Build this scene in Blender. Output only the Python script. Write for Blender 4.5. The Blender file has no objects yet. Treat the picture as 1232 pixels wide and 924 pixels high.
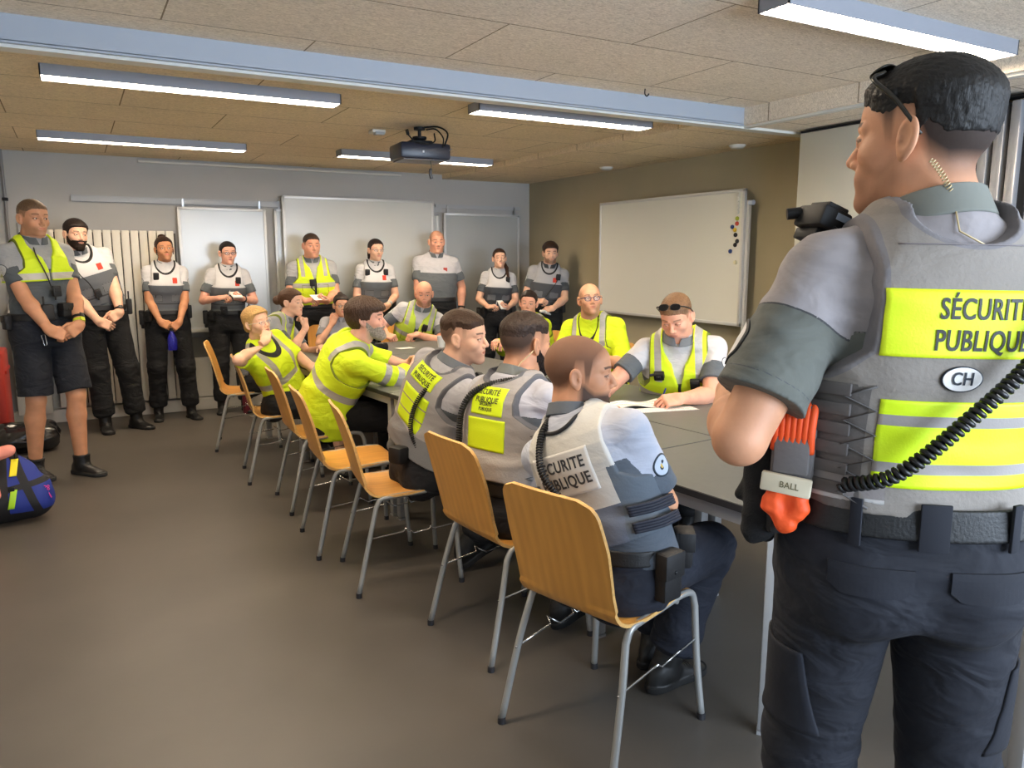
import bpy, bmesh, math, random
import numpy as np
from mathutils import Vector, Matrix
from mathutils.bvhtree import BVHTree
rng = random.Random(7)
COL = bpy.context.scene.collection
PI = math.pi
A = lambda *v: np.array(v, dtype=np.float64)
def nrm(v):
    v = np.asarray(v, float); return v/max(np.linalg.norm(v), 1e-9)
def R_(d): return math.radians(d)

# ------------------------------------------------------------------ materials
def srgb(c):
    if isinstance(c, str):
        c = [int(c[i:i+2], 16)/255 for i in (0, 2, 4)]
    return tuple((x/12.92 if x <= .04045 else ((x+.055)/1.055)**2.4) for x in c)+(1,)
MATS = {}
def mat(name, base, rough=.6, layers=(), bump=0, bscale=60, metal=0, spec=.5, mottle=0, mscale=8, emit=None, trans=0, sheen=0, bdist=.002, sss=0, stretch=None, fold=0):
    """procedural surface; layers = [(attribute, colour, roughness)] shown where the attribute is above zero"""
    key = (name,)
    if key in MATS: return MATS[key]
    m = bpy.data.materials.new(name); m.use_nodes = True
    nt = m.node_tree; N = nt.nodes; L = nt.links
    b = N['Principled BSDF']
    b.inputs['Roughness'].default_value = rough
    b.inputs['Metallic'].default_value = metal
    b.inputs['Specular IOR Level'].default_value = spec
    if trans: b.inputs['Transmission Weight'].default_value = trans
    if sheen: b.inputs['Sheen Weight'].default_value = sheen
    if sss:
        b.inputs['Subsurface Weight'].default_value = sss
        b.inputs['Subsurface Radius'].default_value = (.012, .005, .003); b.inputs['Subsurface Scale'].default_value = .6
    rgb = N.new('ShaderNodeRGB'); rgb.outputs[0].default_value = srgb(base)
    cur = rgb.outputs[0]
    tc = N.new('ShaderNodeTexCoord'); vec = tc.outputs['Object']
    if stretch:
        mp = N.new('ShaderNodeMapping'); mp.inputs['Scale'].default_value = stretch; L.new(vec, mp.inputs[0]); vec = mp.outputs[0]
    if mottle:
        n = N.new('ShaderNodeTexNoise'); n.inputs['Scale'].default_value = mscale; n.inputs['Detail'].default_value = 6
        L.new(vec, n.inputs['Vector'])
        mr = N.new('ShaderNodeMapRange'); mr.inputs[1].default_value = .25; mr.inputs[2].default_value = .75
        mr.inputs[3].default_value = 1-mottle; mr.inputs[4].default_value = 1+mottle
        L.new(n.outputs[0], mr.inputs[0])
        mx = N.new('ShaderNodeVectorMath'); mx.operation = 'SCALE'
        L.new(cur, mx.inputs[0]); L.new(mr.outputs[0], mx.inputs['Scale']); cur = mx.outputs[0]
    rcur = None
    for i, ly in enumerate(layers):
        at = N.new('ShaderNodeAttribute'); at.attribute_name = ly[0]
        soft = ly[3] if len(ly) > 3 else 0
        if soft:
            g = N.new('ShaderNodeMapRange'); g.inputs[1].default_value = 0; g.inputs[2].default_value = soft
            g.inputs[3].default_value = 0; g.inputs[4].default_value = ly[4] if len(ly) > 4 else 1
            L.new(at.outputs['Fac'], g.inputs[0]); go = g.outputs[0]
        else:
            g = N.new('ShaderNodeMath'); g.operation = 'GREATER_THAN'; g.inputs[1].default_value = 0
            L.new(at.outputs['Fac'], g.inputs[0]); go = g.outputs[0]
        mx = N.new('ShaderNodeMix'); mx.data_type = 'RGBA'
        L.new(go, mx.inputs[0]); L.new(cur, mx.inputs[6]); mx.inputs[7].default_value = srgb(ly[1]); cur = mx.outputs[2]
        if len(ly) > 2 and ly[2] is not None:
            mr = N.new('ShaderNodeMix'); mr.data_type = 'FLOAT'
            L.new(go, mr.inputs[0])
            if rcur is None: mr.inputs[2].default_value = rough
            else: L.new(rcur, mr.inputs[2])
            mr.inputs[3].default_value = ly[2]; rcur = mr.outputs[0]
    L.new(cur, b.inputs['Base Color'])
    if rcur is not None: L.new(rcur, b.inputs['Roughness'])
    if emit:
        b.inputs['Emission Color'].default_value = srgb(emit[0]); b.inputs['Emission Strength'].default_value = emit[1]
    if bump:
        n = N.new('ShaderNodeTexNoise'); n.inputs['Scale'].default_value = bscale; n.inputs['Detail'].default_value = 5
        L.new(vec, n.inputs['Vector'])
        bp = N.new('ShaderNodeBump'); bp.inputs['Strength'].default_value = bump; bp.inputs['Distance'].default_value = bdist
        L.new(n.outputs[0], bp.inputs['Height']); L.new(bp.outputs[0], b.inputs['Normal'])
        if fold:   # soft creases of cloth
            m2 = N.new('ShaderNodeMapping'); m2.inputs['Scale'].default_value = (1, 1, 1.9); m2.inputs['Rotation'].default_value = (.4, .5, 0); L.new(tc.outputs['Object'], m2.inputs[0])
            n2 = N.new('ShaderNodeTexNoise'); n2.inputs['Scale'].default_value = 7; n2.inputs['Detail'].default_value = 2.5; n2.inputs['Distortion'].default_value = 1.2; L.new(m2.outputs[0], n2.inputs['Vector'])
            b2 = N.new('ShaderNodeBump'); b2.inputs['Strength'].default_value = fold; b2.inputs['Distance'].default_value = .03
            L.new(n2.outputs[0], b2.inputs['Height']); L.new(bp.outputs[0], b2.inputs['Normal']); L.new(b2.outputs[0], b.inputs['Normal'])
    MATS[key] = m
    return m

# ------------------------------------------------------------------ objects
def tag(o, label=None, cat=None, group=None, kind=None):
    if label: o['label'] = label
    if cat: o['category'] = cat
    if group: o['group'] = group
    if kind: o['kind'] = kind
    return o
def empty(name, loc=(0, 0, 0), label=None, cat=None, group=None, rz=0):
    o = bpy.data.objects.new(name, None); o.empty_display_size = .05
    COL.objects.link(o); o.location = loc; o.rotation_euler = (0, 0, rz)
    return tag(o, label, cat, group)
def mk(name, V, Fq, m, parent=None, attrs=None, smooth=True, origin=None):
    """one mesh object; V are world coordinates unless the parent has an origin to subtract"""
    V = np.asarray(V, dtype=np.float64)
    if origin is not None: V = V-np.asarray(origin)
    me = bpy.data.meshes.new(name)
    if isinstance(Fq, np.ndarray) and Fq.ndim == 2:
        n = Fq.shape[1]
        me.vertices.add(len(V)); me.vertices.foreach_set('co', V.astype(np.float32).ravel())
        me.loops.add(Fq.size); me.loops.foreach_set('vertex_index', Fq.astype(np.int32).ravel())
        me.polygons.add(len(Fq)); me.polygons.foreach_set('loop_start', np.arange(0, Fq.size, n, dtype=np.int32))
        me.polygons.foreach_set('loop_total', np.full(len(Fq), n, dtype=np.int32))
        me.update(calc_edges=True)
    else:
        me.from_pydata([tuple(v) for v in V], [], [tuple(f) for f in Fq]); me.update()
    if smooth: me.polygons.foreach_set('use_smooth', [True]*len(me.polygons))
    for k, v in (attrs or {}).items():
        a = me.attributes.new(k, 'FLOAT', 'POINT'); a.data.foreach_set('value', np.asarray(v, dtype=np.float32))
    if m is not None: me.materials.append(m)
    o = bpy.data.objects.new(name, me); COL.objects.link(o)
    if parent is not None: o.parent = parent
    return o
class MB:
    """collects shapes into one mesh"""
    def __init__(s): s.v = []; s.f = []
    def add(s, V, Fs):
        n = len(s.v); s.v += [tuple(map(float, p)) for p in V]; s.f += [tuple(i+n for i in f) for f in Fs]; return s
    def box(s, c, h, R=None, bev=0):
        """box with centre c and half sizes h, chamfered by bev"""
        c = np.asarray(c, float); h = np.asarray(h, float); R = np.eye(3) if R is None else np.asarray(R)
        if bev <= 0:
            P = [(x, y, z) for x in (-1, 1) for y in (-1, 1) for z in (-1, 1)]
            V = [c+R@(np.array(p)*h) for p in P]
            return s.add(V, [(0, 1, 3, 2), (4, 6, 7, 5), (0, 4, 5, 1), (2, 3, 7, 6), (0, 2, 6, 4), (1, 5, 7, 3)])
        bm = bmesh.new(); bmesh.ops.create_cube(bm, size=2)
        for v in bm.verts: v.co = Vector((v.co.x*h[0], v.co.y*h[1], v.co.z*h[2]))
        bmesh.ops.bevel(bm, geom=bm.edges[:]+bm.verts[:], offset=bev, segments=2, profile=.5, affect='EDGES')
        bm.verts.ensure_lookup_table(); bm.verts.index_update()
        V = [c+R@np.array(v.co) for v in bm.verts]; Fs = [[v.index for v in f.verts] for f in bm.faces]
        bm.free(); return s.add(V, Fs)
    def tube(s, pts, r, n=10, closed=False, caps=True):
        P = [np.asarray(p, float) for p in pts]; m = len(P)
        rr = r if hasattr(r, '__len__') else [r]*m
        V = []; T = []
        for i in range(m):
            a = P[(i-1) % m] if (closed or i > 0) else P[i]; b = P[(i+1) % m] if (closed or i < m-1) else P[i]
            T.append(nrm(b-a))
        up = np.array([0, 0, 1.]) if abs(T[0][2]) < .9 else np.array([1., 0, 0])
        u = nrm(np.cross(T[0], up))
        for i in range(m):
            u = nrm(u-T[i]*(u@T[i])); w = np.cross(T[i], u)
            for k in range(n):
                a = 2*PI*k/n; V.append(P[i]+rr[i]*(math.cos(a)*u+math.sin(a)*w))
        Fs = []
        for i in range(m if closed else m-1):
            j = (i+1) % m
            for k in range(n):
                Fs.append((i*n+k, i*n+(k+1) % n, j*n+(k+1) % n, j*n+k))
        if not closed and caps: Fs += [tuple(range(n-1, -1, -1)), tuple((m-1)*n+k for k in range(n))]
        return s.add(V, Fs)
    def lathe(s, prof, c=(0, 0, 0), n=24, R=None):
        R = np.eye(3) if R is None else np.asarray(R); c = np.asarray(c, float); V = []
        for r, z in prof:
            for k in range(n):
                a = 2*PI*k/n; V.append(c+R@np.array([r*math.cos(a), r*math.sin(a), z]))
        Fs = [(i*n+k, i*n+(k+1) % n, (i+1)*n+(k+1) % n, (i+1)*n+k) for i in range(len(prof)-1) for k in range(n)]
        Fs += [tuple(range(n-1, -1, -1)), tuple((len(prof)-1)*n+k for k in range(n))]
        return s.add(V, Fs)
    def ball(s, c, r, R=None, n=16):
        r = r if hasattr(r, '__len__') else (r, r, r)
        R = np.eye(3) if R is None else np.asarray(R); c = np.asarray(c, float); V = []; m = n//2+1
        for i in range(m+1):
            t = PI*i/m
            for k in range(n):
                a = 2*PI*k/n
                V.append(c+R@np.array([r[0]*math.sin(t)*math.cos(a), r[1]*math.sin(t)*math.sin(a), r[2]*math.cos(t)]))
        return s.add(V, [(i*n+k, (i+1)*n+k, (i+1)*n+(k+1) % n, i*n+(k+1) % n) for i in range(m) for k in range(n)])
    def build(s, name, m, parent=None, smooth=False, origin=None, auto=None):
        o = mk(name, np.array(s.v), s.f, m, parent, smooth=smooth or auto is not None, origin=origin)
        if auto is not None:
            o.data.set_sharp_from_angle(angle=R_(auto))
        return o
def rotz(a): c, s = math.cos(a), math.sin(a); return np.array([[c, -s, 0], [s, c, 0], [0, 0, 1.]])
def rotx(a): c, s = math.cos(a), math.sin(a); return np.array([[1, 0, 0], [0, c, -s], [0, s, c.real]])
def roty(a): c, s = math.cos(a), math.sin(a); return np.array([[c, 0, s], [0, 1, 0], [-s, 0, c]])
def bez(P, n=40):
    """smooth curve through points (Catmull-Rom)"""
    P = [np.asarray(p, float) for p in P]; Q = [2*P[0]-P[1]]+P+[2*P[-1]-P[-2]]; out = []
    for i in range(1, len(Q)-2):
        for k in range(n):
            t = k/n; a, b, c, d = Q[i-1], Q[i], Q[i+1], Q[i+2]
            out.append(.5*((2*b)+(-a+c)*t+(2*a-5*b+4*c-d)*t*t+(-a+3*b-3*c+d)*t**3))
    out.append(P[-1]); return out
def resample(pts, n):
    P = np.array(pts); d = np.r_[0, np.cumsum(np.linalg.norm(np.diff(P, axis=0), axis=1))]
    t = np.linspace(0, d[-1], n); return np.stack([np.interp(t, d, P[:, i]) for i in range(3)], 1), d[-1]
def coil(pts, R, r, pitch, seg=12, n=6):
    """helical cord around a path"""
    P0, Ln = resample(bez(pts, 30), 400); turns = Ln/pitch; m = int(turns*seg)
    P, _ = resample(P0, m); T = np.gradient(P, axis=0); T /= np.linalg.norm(T, axis=1)[:, None]
    u = nrm(np.cross(T[0], [0.1, .3, 1])); out = []
    for i in range(m):
        u = nrm(u-T[i]*(u@T[i])); w = np.cross(T[i], u); a = 2*PI*i/seg
        out.append(P[i]+R*(math.cos(a)*u+math.sin(a)*w))
    return MB().tube(out, r, n)

# ------------------------------------------------------------------ distance fields
F4 = np.float32
def smin(a, b, k):
    if k <= 0: return np.minimum(a, b)
    h = np.maximum(k-np.abs(a-b), 0)/k; return np.minimum(a, b)-h*h*k*.25
def smax(a, b, k): return -smin(-a, -b, k)
def E(P, c, r):
    q = P-np.asarray(c, F4); r = np.asarray(r, F4)
    k0 = np.sqrt((q[..., 0]/r[0])**2+(q[..., 1]/r[1])**2+(q[..., 2]/r[2])**2)
    k1 = np.sqrt((q[..., 0]/r[0]**2)**2+(q[..., 1]/r[1]**2)**2+(q[..., 2]/r[2]**2)**2)
    return k0*(k0-1)/np.maximum(k1, 1e-6)
def C(P, a, b, ra, rb):
    a = np.asarray(a, F4); b = np.asarray(b, F4); ba = b-a
    q = P-a; h = np.clip((q@ba)/max(float(ba@ba), 1e-9), 0, 1)
    q = q-h[..., None]*ba
    return np.sqrt((q*q).sum(-1))-(ra+(rb-ra)*h)
def BX(P, c, h, r):
    q = np.abs(P-np.asarray(c, F4))-(np.asarray(h, F4)-r)
    return np.sqrt((np.maximum(q, 0)**2).sum(-1))+np.minimum(q.max(-1), 0)-r
class Fr:
    """frame: origin o, columns of R = right, forward, up; uniform scale s"""
    def __init__(s, o, R, sc=1): s.o = np.asarray(o, float); s.R = np.asarray(R, float); s.s = sc
    def loc(s, P): return ((P-s.o.astype(F4))@s.R.astype(F4))/F4(s.s)
    def w(s, p): return s.o+s.R@(np.asarray(p, float)*s.s)
    def d(s, v): return s.R@np.asarray(v, float)
def frame(o, fwd, up, sc=1, keep='up'):
    up = nrm(up); fwd = np.asarray(fwd, float)
    if keep == 'up': fwd = nrm(fwd-up*(fwd@up))
    else: fwd = nrm(fwd); up = nrm(up-fwd*(up@fwd))
    return Fr(o, np.stack([np.cross(fwd, up), fwd, up], 1), sc)
class Field:
    def __init__(s, lo, hi, res):
        s.lo = np.asarray(lo, float)-2*res; s.res = res
        s.n = np.ceil((np.asarray(hi, float)+2*res-s.lo)/res).astype(int)+1
        s.d = np.full(tuple(s.n), 1.0, F4)
        s.ax = [(s.lo[i]+res*np.arange(s.n[i])).astype(F4) for i in range(3)]
    def sl(s, lo, hi):
        a = np.clip(np.floor((np.asarray(lo)-s.lo)/s.res).astype(int), 0, s.n); b = np.clip(np.ceil((np.asarray(hi)-s.lo)/s.res).astype(int)+1, 0, s.n)
        if (b <= a).any(): return None, None
        S = tuple(slice(a[i], b[i]) for i in range(3))
        G = np.meshgrid(*[s.ax[i][S[i]] for i in range(3)], indexing='ij'); return S, np.stack(G, -1)
    def put(s, fn, lo, hi, k=0, sub=False, pad=.010):
        m = k+2.5*s.res; lo = np.asarray(lo)-m; hi = np.asarray(hi)+m
        a = np.clip(np.floor((lo-s.lo)/s.res).astype(int), 0, s.n); b = np.clip(np.ceil((hi-s.lo)/s.res).astype(int)+1, 0, s.n)
        if (b <= a).any(): return s
        S = tuple(slice(a[i], b[i]) for i in range(3)); st = 4; ax = [s.ax[i][S[i]] for i in range(3)]
        if min(b-a) < 12:
            v = fn(np.stack(np.meshgrid(*ax, indexing='ij'), -1)).astype(F4)
        else:
            # coarse pass, then exact values only near the surface
            cx = [x[::st]+F4((st-1)*.5*s.res) for x in ax]
            vc = fn(np.stack(np.meshgrid(*cx, indexing='ij'), -1)).astype(F4)
            thr = st*s.res*.87*1.45+k+pad
            v = vc; mk_ = np.abs(vc) < thr
            for i in range(3): v = np.repeat(v, st, axis=i)[tuple(slice(0, len(ax[j])) if j == i else slice(None) for j in range(3))]; mk_ = np.repeat(mk_, st, axis=i)[tuple(slice(0, len(ax[j])) if j == i else slice(None) for j in range(3))]
            I = np.nonzero(mk_)
            if len(I[0]): v[I] = fn(np.stack([ax[i][I[i]] for i in range(3)], -1)).astype(F4)
        s.d[S] = smax(s.d[S], -v, k) if sub else smin(s.d[S], v, k); return s
    def cap(s, a, b, ra, rb, k=0, sub=False):
        a = np.asarray(a, float); b = np.asarray(b, float); r = max(ra, rb)
        return s.put(lambda P: C(P, a, b, ra, rb), np.minimum(a, b)-r, np.maximum(a, b)+r, k, sub)
    def fr(s, f, fn, c, rad, k=0, sub=False, pad=.010):
        """fn evaluated in frame f inside the sphere (c local, rad local)"""
        w = f.w(c); r = rad*f.s
        return s.put(lambda P: fn(f.loc(P))*f.s, w-r, w+r, k, sub, pad)
    def idx(s, lo=-9, hi=.03):
        I = np.unravel_index(np.flatnonzero((s.d < hi) & (s.d > lo)), s.d.shape); P = np.stack([s.ax[i][I[i]] for i in range(3)], -1); return I, P
    def inter(s, fn, k=0, band=.05, box=None):
        if box is not None:
            a = np.clip(np.floor((np.asarray(box[0])-s.lo)/s.res).astype(int), 0, s.n); b = np.clip(np.ceil((np.asarray(box[1])-s.lo)/s.res).astype(int)+1, 0, s.n)
            if (b <= a).any(): return s
            S = tuple(slice(a[i], b[i]) for i in range(3)); d = s.d[S]; I = np.nonzero(d < band)
            P = np.stack([s.ax[i][S[i]][I[i]] for i in range(3)], -1); d[I] = smax(d[I], fn(P).astype(F4), k); return s
        I, P = s.idx(-9, band); s.d[I] = smax(s.d[I], fn(P).astype(F4), k); return s
    def warp(s, fn):
        I, P = s.idx(-.03, .03); s.d[I] += fn(P).astype(F4); return s
    def mesh(s):
        d = s.d; sg = d < 0; n = s.n
        a = sg[:-1, :-1, :-1]; act = np.zeros(tuple(n-1), bool)
        cs = [(i, j, k) for i in (0, 1) for j in (0, 1) for k in (0, 1)]
        al = np.ones_like(act)
        for c in cs:
            v = sg[c[0]:n[0]-1+c[0], c[1]:n[1]-1+c[1], c[2]:n[2]-1+c[2]]; act |= v; al &= v
        act &= ~al
        I = np.nonzero(act); m = len(I[0]); ids = np.full(tuple(n-1), -1, np.int32); ids[I] = np.arange(m, dtype=np.int32)
        val = np.stack([d[I[0]+c[0], I[1]+c[1], I[2]+c[2]] for c in cs], 1)
        acc = np.zeros((m, 3)); cnt = np.zeros(m); ca = np.array(cs, float)
        for p in range(8):
            for q in range(p+1, 8):
                df = ca[q]-ca[p]
                if abs(df).sum() != 1: continue
                x = (val[:, p] < 0) != (val[:, q] < 0)
                t = np.where(x, val[:, p]/np.where(x, val[:, p]-val[:, q], 1), 0)
                acc += np.where(x[:, None], ca[p]+t[:, None]*df, 0); cnt += x
        V = (np.stack(I, 1)+acc/np.maximum(cnt, 1)[:, None])*s.res+s.lo
        Q = []
        for ax in range(3):
            u, w = [(1, 2), (2, 0), (0, 1)][ax]
            s0 = [slice(1, n[i]-1) for i in range(3)]; s0[ax] = slice(0, n[ax]-1)
            s1 = list(s0); s1[ax] = slice(1, n[ax])
            x0 = sg[tuple(s0)]; x1 = sg[tuple(s1)]; J = np.nonzero(x0 != x1)
            if not len(J[0]): continue
            B = [J[i]+(s0[i].start) for i in range(3)]; inv = x0[J]
            def cell(du, dw):
                K = list(B); K[u] = K[u]-du; K[w] = K[w]-dw; return ids[tuple(K)]
            q = np.stack([cell(1, 1), cell(0, 1), cell(0, 0), cell(1, 0)], 1)
            q[~inv] = q[~inv][:, ::-1]; Q.append(q)
        Q = np.concatenate(Q); Q = Q[(Q >= 0).all(1)]
        return V, Q
def join(parts):
    V = []; Q = []; n = 0
    for v, q in parts: V.append(v); Q.append(q+n); n += len(v)
    return np.concatenate(V), np.concatenate(Q)
def wav(P, sc, seed=0):
    """cheap smooth noise in about -1..1"""
    r = np.random.RandomState(seed); out = 0
    for _ in range(3):
        a = r.normal(size=3); a = a/np.linalg.norm(a)*sc; b = r.normal(size=3); b = b/np.linalg.norm(b)*sc*.8
        out = out+np.sin(P@a.astype(F4)+1.6*np.sin(P@b.astype(F4)+r.uniform(0, 6))+r.uniform(0, 6))
    return out/3
def ipl(x, xs, ys): return np.interp(x, xs, ys).astype(F4)
LIGHT_E = 36.0; WIN_E = 170.0; EXPO = 0.93
# ------------------------------------------------------------------ people
def bearing(deg): a = R_(deg); return A(math.sin(a), math.cos(a), 0)
TM = dict(z=[-.14, 0, .08, .16, .24, .30, .345, .385, .43], a=[.160, .155, .160, .170, .179, .178, .158, .105, .062],
          b=[.110, .104, .110, .120, .124, .118, .098, .075, .056], y=[0, 0, .005, .008, .006, 0, -.01, -.018, -.022])
TF = dict(z=[-.14, 0, .08, .16, .24, .30, .345, .385, .43], a=[.158, .134, .140, .150, .156, .154, .138, .09, .052],
          b=[.108, .092, .098, .112, .114, .102, .088, .066, .048], y=[0, 0, .005, .010, .010, 0, -.01, -.018, -.022])
PMa = dict(z=[-.13, -.06, 0, .08, .17], a=[.150, .172, .176, .166, .156], b=[.095, .118, .124, .116, .106], y=[0, 0, 0, 0, 0])
PFe = dict(z=[-.13, -.06, 0, .08, .17], a=[.150, .178, .180, .158, .136], b=[.095, .118, .122, .108, .094], y=[0, 0, 0, 0, 0])
def loft(Q, T, off=0, fat=0, n=2.35, w=1, zl=None):
    z = Q[..., 2]; g = 1+fat*np.exp(-((z-.06)/.16)**2)
    a = ipl(z, T['z'], T['a'])*w*(1+.5*(g-1))+off; b0 = ipl(z, T['z'], T['b']); b = b0*(.5+.5*w)*(1+.55*(g-1))+off
    x = np.abs(Q[..., 0]); y = Q[..., 1]-ipl(z, T['z'], T['y'])-b0*(g-1)*.45
    r = np.sqrt(x*x+y*y)+1e-6; rr = ((x/a)**n+(np.abs(y)/b)**n)**(1/n)+1e-6
    d = np.where(rr < .15, -.08, r*(1-1/rr))
    z0, z1 = (T['z'][0], T['z'][-1]) if zl is None else zl
    return smax(d, np.abs(z-(z0+z1)/2)-(z1-z0)/2-off*.5, .02)

def scalp(Q, t=0):
    d = E(Q, (0, -.014, .027), (.0765+t, .099+t, .0875+t))
    return smin(d, E(Q, (0, .036, .040), (.061+t, .053+t, .047+t)), .02)
def hairline(Q, lift=0, front=.066, ear=.014, nape=-.070, burn=-.004):
    y = Q[..., 1]; z = Q[..., 2]
    zl = ipl(y, [-.125, -.06, -.036, -.022, -.014, .012, .020, .030, .038, .052, .066, .085, .12],
             [nape, nape, nape+.02, max(-.02, nape), ear+.004, ear+.004, burn, burn+.002, max(.022, burn), max(.040, burn), front-.006, front, front])
    return z-zl-lift
def headsdf(Q, g):
    x = np.abs(Q[..., 0]); P = np.stack([x, Q[..., 1], Q[..., 2]], -1)
    jw = g.get('jaw', 1.0); fat = g.get('fat', 0); fem = g.get('fem', 0); nose = g.get('nose', 1)
    d = scalp(P)
    d = smin(d, E(P, (0, .028, -.035), (.055*jw+fat*.3, .062, .078)), .03)
    d = smin(d, C(P, (.044*jw+fat, .004, -.052), (.008*jw, .066, -.098+.003*fem), .017+fat*.5, .016-.003*fem), .030)
    d = smin(d, E(P, (.040, .054, -.024), (.023+fat*.5, .026, .022)), .022)
    d = smin(d, C(P, (.016, .085, .0215), (.046, .070, .0195), .0085-.002*fem, .006), .012)
    d = smax(d, -E(P, (.031, .104, .002), (.019, .020, .0125)), .014)
    d = smin(d, E(P, (0, .076, -.060), (.032, .022, .026)), .02)
    d = smin(d, C(P, (0, .086, .010), (0, .1075*1+.004*(nose-1), -.028), .0066, .0100*nose), .009)
    d = smin(d, C(P, (.0100, .098, -.0345), (.0108, .096, -.035), .0078*nose, .0078*nose), .006)
    d = smax(d, -E(P, (.0065, .1005, -.0435), (.0034, .005, .003)), .003)
    d = smin(d, C(P, (0, .0975, -.0560), (.024, .0875, -.0605), .0036, .0022), .005)
    d = smin(d, C(P, (0, .0960, -.0668), (.021, .0870, -.0645), .0044, .0024), .005)
    op = g.get('mouth', 0)
    d = smax(d, -E(P, (0, .102, -.0612), (.025, .012, .0010+op)), .002)
    d = smin(d, E(P, (0, .080, -.100), (.018, .018, .016)), .022)
    if g.get('chin2'): d = smin(d, E(P, (0, .040, -.108), (.045, .045, .022)), .03)
    d = smin(d, C(P, (.031, .0765, .0), (.031, .0765, .0), .0142, .0142), .004)
    ey = g.get('eye', 1.)
    d = smax(d, -E(P, (.031, .0925, -.0005-.003*(1-ey)), (.0128, .0085, .0047*ey+.0004)), .0015)
    e = P-A(.0765, -.010, -.006).astype(F4); lean = .35*(e[..., 1]); e = np.stack([e[..., 0]+lean-.006, e[..., 1]+.12*e[..., 2], e[..., 2]], -1)
    er = E(e, (0, 0, 0), (.0085, .0185, .0315)); er = smin(er, E(e, (-.003, .004, -.024), (.006, .010, .012)), .006)
    er = smax(er, -E(e, (.0085, .002, .003), (.0062, .0115, .0215)), .003)
    er = smin(er, E(e, (.004, .011, -.003), (.0035, .004, .006)), .003)
    return smin(d, er, .005)

FINX = (.029, .0095, -.0100, -.0285); FINY = (.091, .095, .092, .084)
FINL = ((.041, .025, .019), (.045, .029, .020), (.042, .027, .020), (.033, .020, .018)); FINR = (.0088, .0090, .0086, .0076)
POSES = {
 'relax': ([(25, 32, 18), (30, 38, 20), (35, 42, 22), (38, 45, 24)], [(.046, .050, -.014), (.056, .078, -.024), (.056, .100, -.032)]),
 'flat': ([(8, 12, 6), (6, 12, 6), (8, 12, 6), (10, 14, 8)], [(.050, .048, -.010), (.066, .074, -.014), (.074, .096, -.016)]),
 'grip': ([(55, 70, 35), (60, 78, 38), (64, 80, 40), (68, 80, 40)], [(.042, .052, -.026), (.034, .078, -.040), (.018, .092, -.046)]),
 'fist': ([(80, 92, 45), (82, 95, 45), (84, 95, 45), (86, 92, 45)], [(.042, .048, -.026), (.034, .074, -.042), (.010, .082, -.048)]),
 'pen': ([(48, 48, 20), (58, 62, 30), (66, 72, 35), (70, 76, 36)], [(.044, .052, -.026), (.040, .080, -.044), (.030, .100, -.054)]),
 'clasp': ([(45, 60, 25), (48, 62, 25), (50, 64, 26), (52, 64, 28)], [(.044, .052, -.020), (.044, .080, -.032), (.034, .102, -.040)]),
 'point': ([(12, 18, 10), (40, 60, 30), (55, 70, 35), (60, 75, 35)], [(.046, .050, -.020), (.050, .076, -.032), (.040, .094, -.040)]),
 'chin': ([(60, 60, 30), (64, 66, 30), (66, 68, 32), (68, 70, 34)], [(.046, .050, -.010), (.052, .080, -.016), (.046, .104, -.020)]),
}
def handsdf(Q, pose):
    cur, th = POSES[pose]
    d = BX(Q, (0, .050, 0), (.0400, .046, .0130), .0125)
    d = smin(d, E(Q, (0, .004, 0), (.027, .034, .019)), .016)
    f = None
    for i in range(4):
        p = A(FINX[i], FINY[i]-.008, -.001); a = 0; sp = (FINX[i])*1.6
        for j in range(3):
            a += R_(cur[i][j]); dr = nrm(A(sp*math.cos(a), math.cos(a), -math.sin(a)))
            q = p+dr*(FINL[i][j]+(.006 if j == 0 else 0)); r0 = FINR[i]*(1-.07*j); r1 = FINR[i]*(1-.07*(j+1))
            c = C(Q, p, q, r0, r1); fi = c if j == 0 else smin(fi, c, .0025); p = q
        f = fi if f is None else np.minimum(f, fi)
    d = smin(d, f, .007)
    p = A(.022, .018, -.006); rs = (.0150, .0118, .0100, .0082); t = None
    for j in range(3):
        c = C(Q, p, th[j], rs[j], rs[j+1]); t = c if t is None else smin(t, c, .004); p = A(*th[j])
    return smin(d, t, .009)

def ik(S, T, l1, l2, pole):
    S = np.asarray(S, float); T = np.asarray(T, float); v = T-S; L = np.linalg.norm(v)
    if L > (l1+l2)*.995: T = S+v/L*(l1+l2)*.995; v = T-S; L = np.linalg.norm(v)
    if L < abs(l1-l2)+.02: L = abs(l1-l2)+.02
    u = v/np.linalg.norm(v); a = (l1*l1-l2*l2+L*L)/(2*L); h = math.sqrt(max(l1*l1-a*a, 0))
    p = np.asarray(pole, float); p = nrm(p-u*(p@u)); return S+u*a+p*h, T

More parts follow.
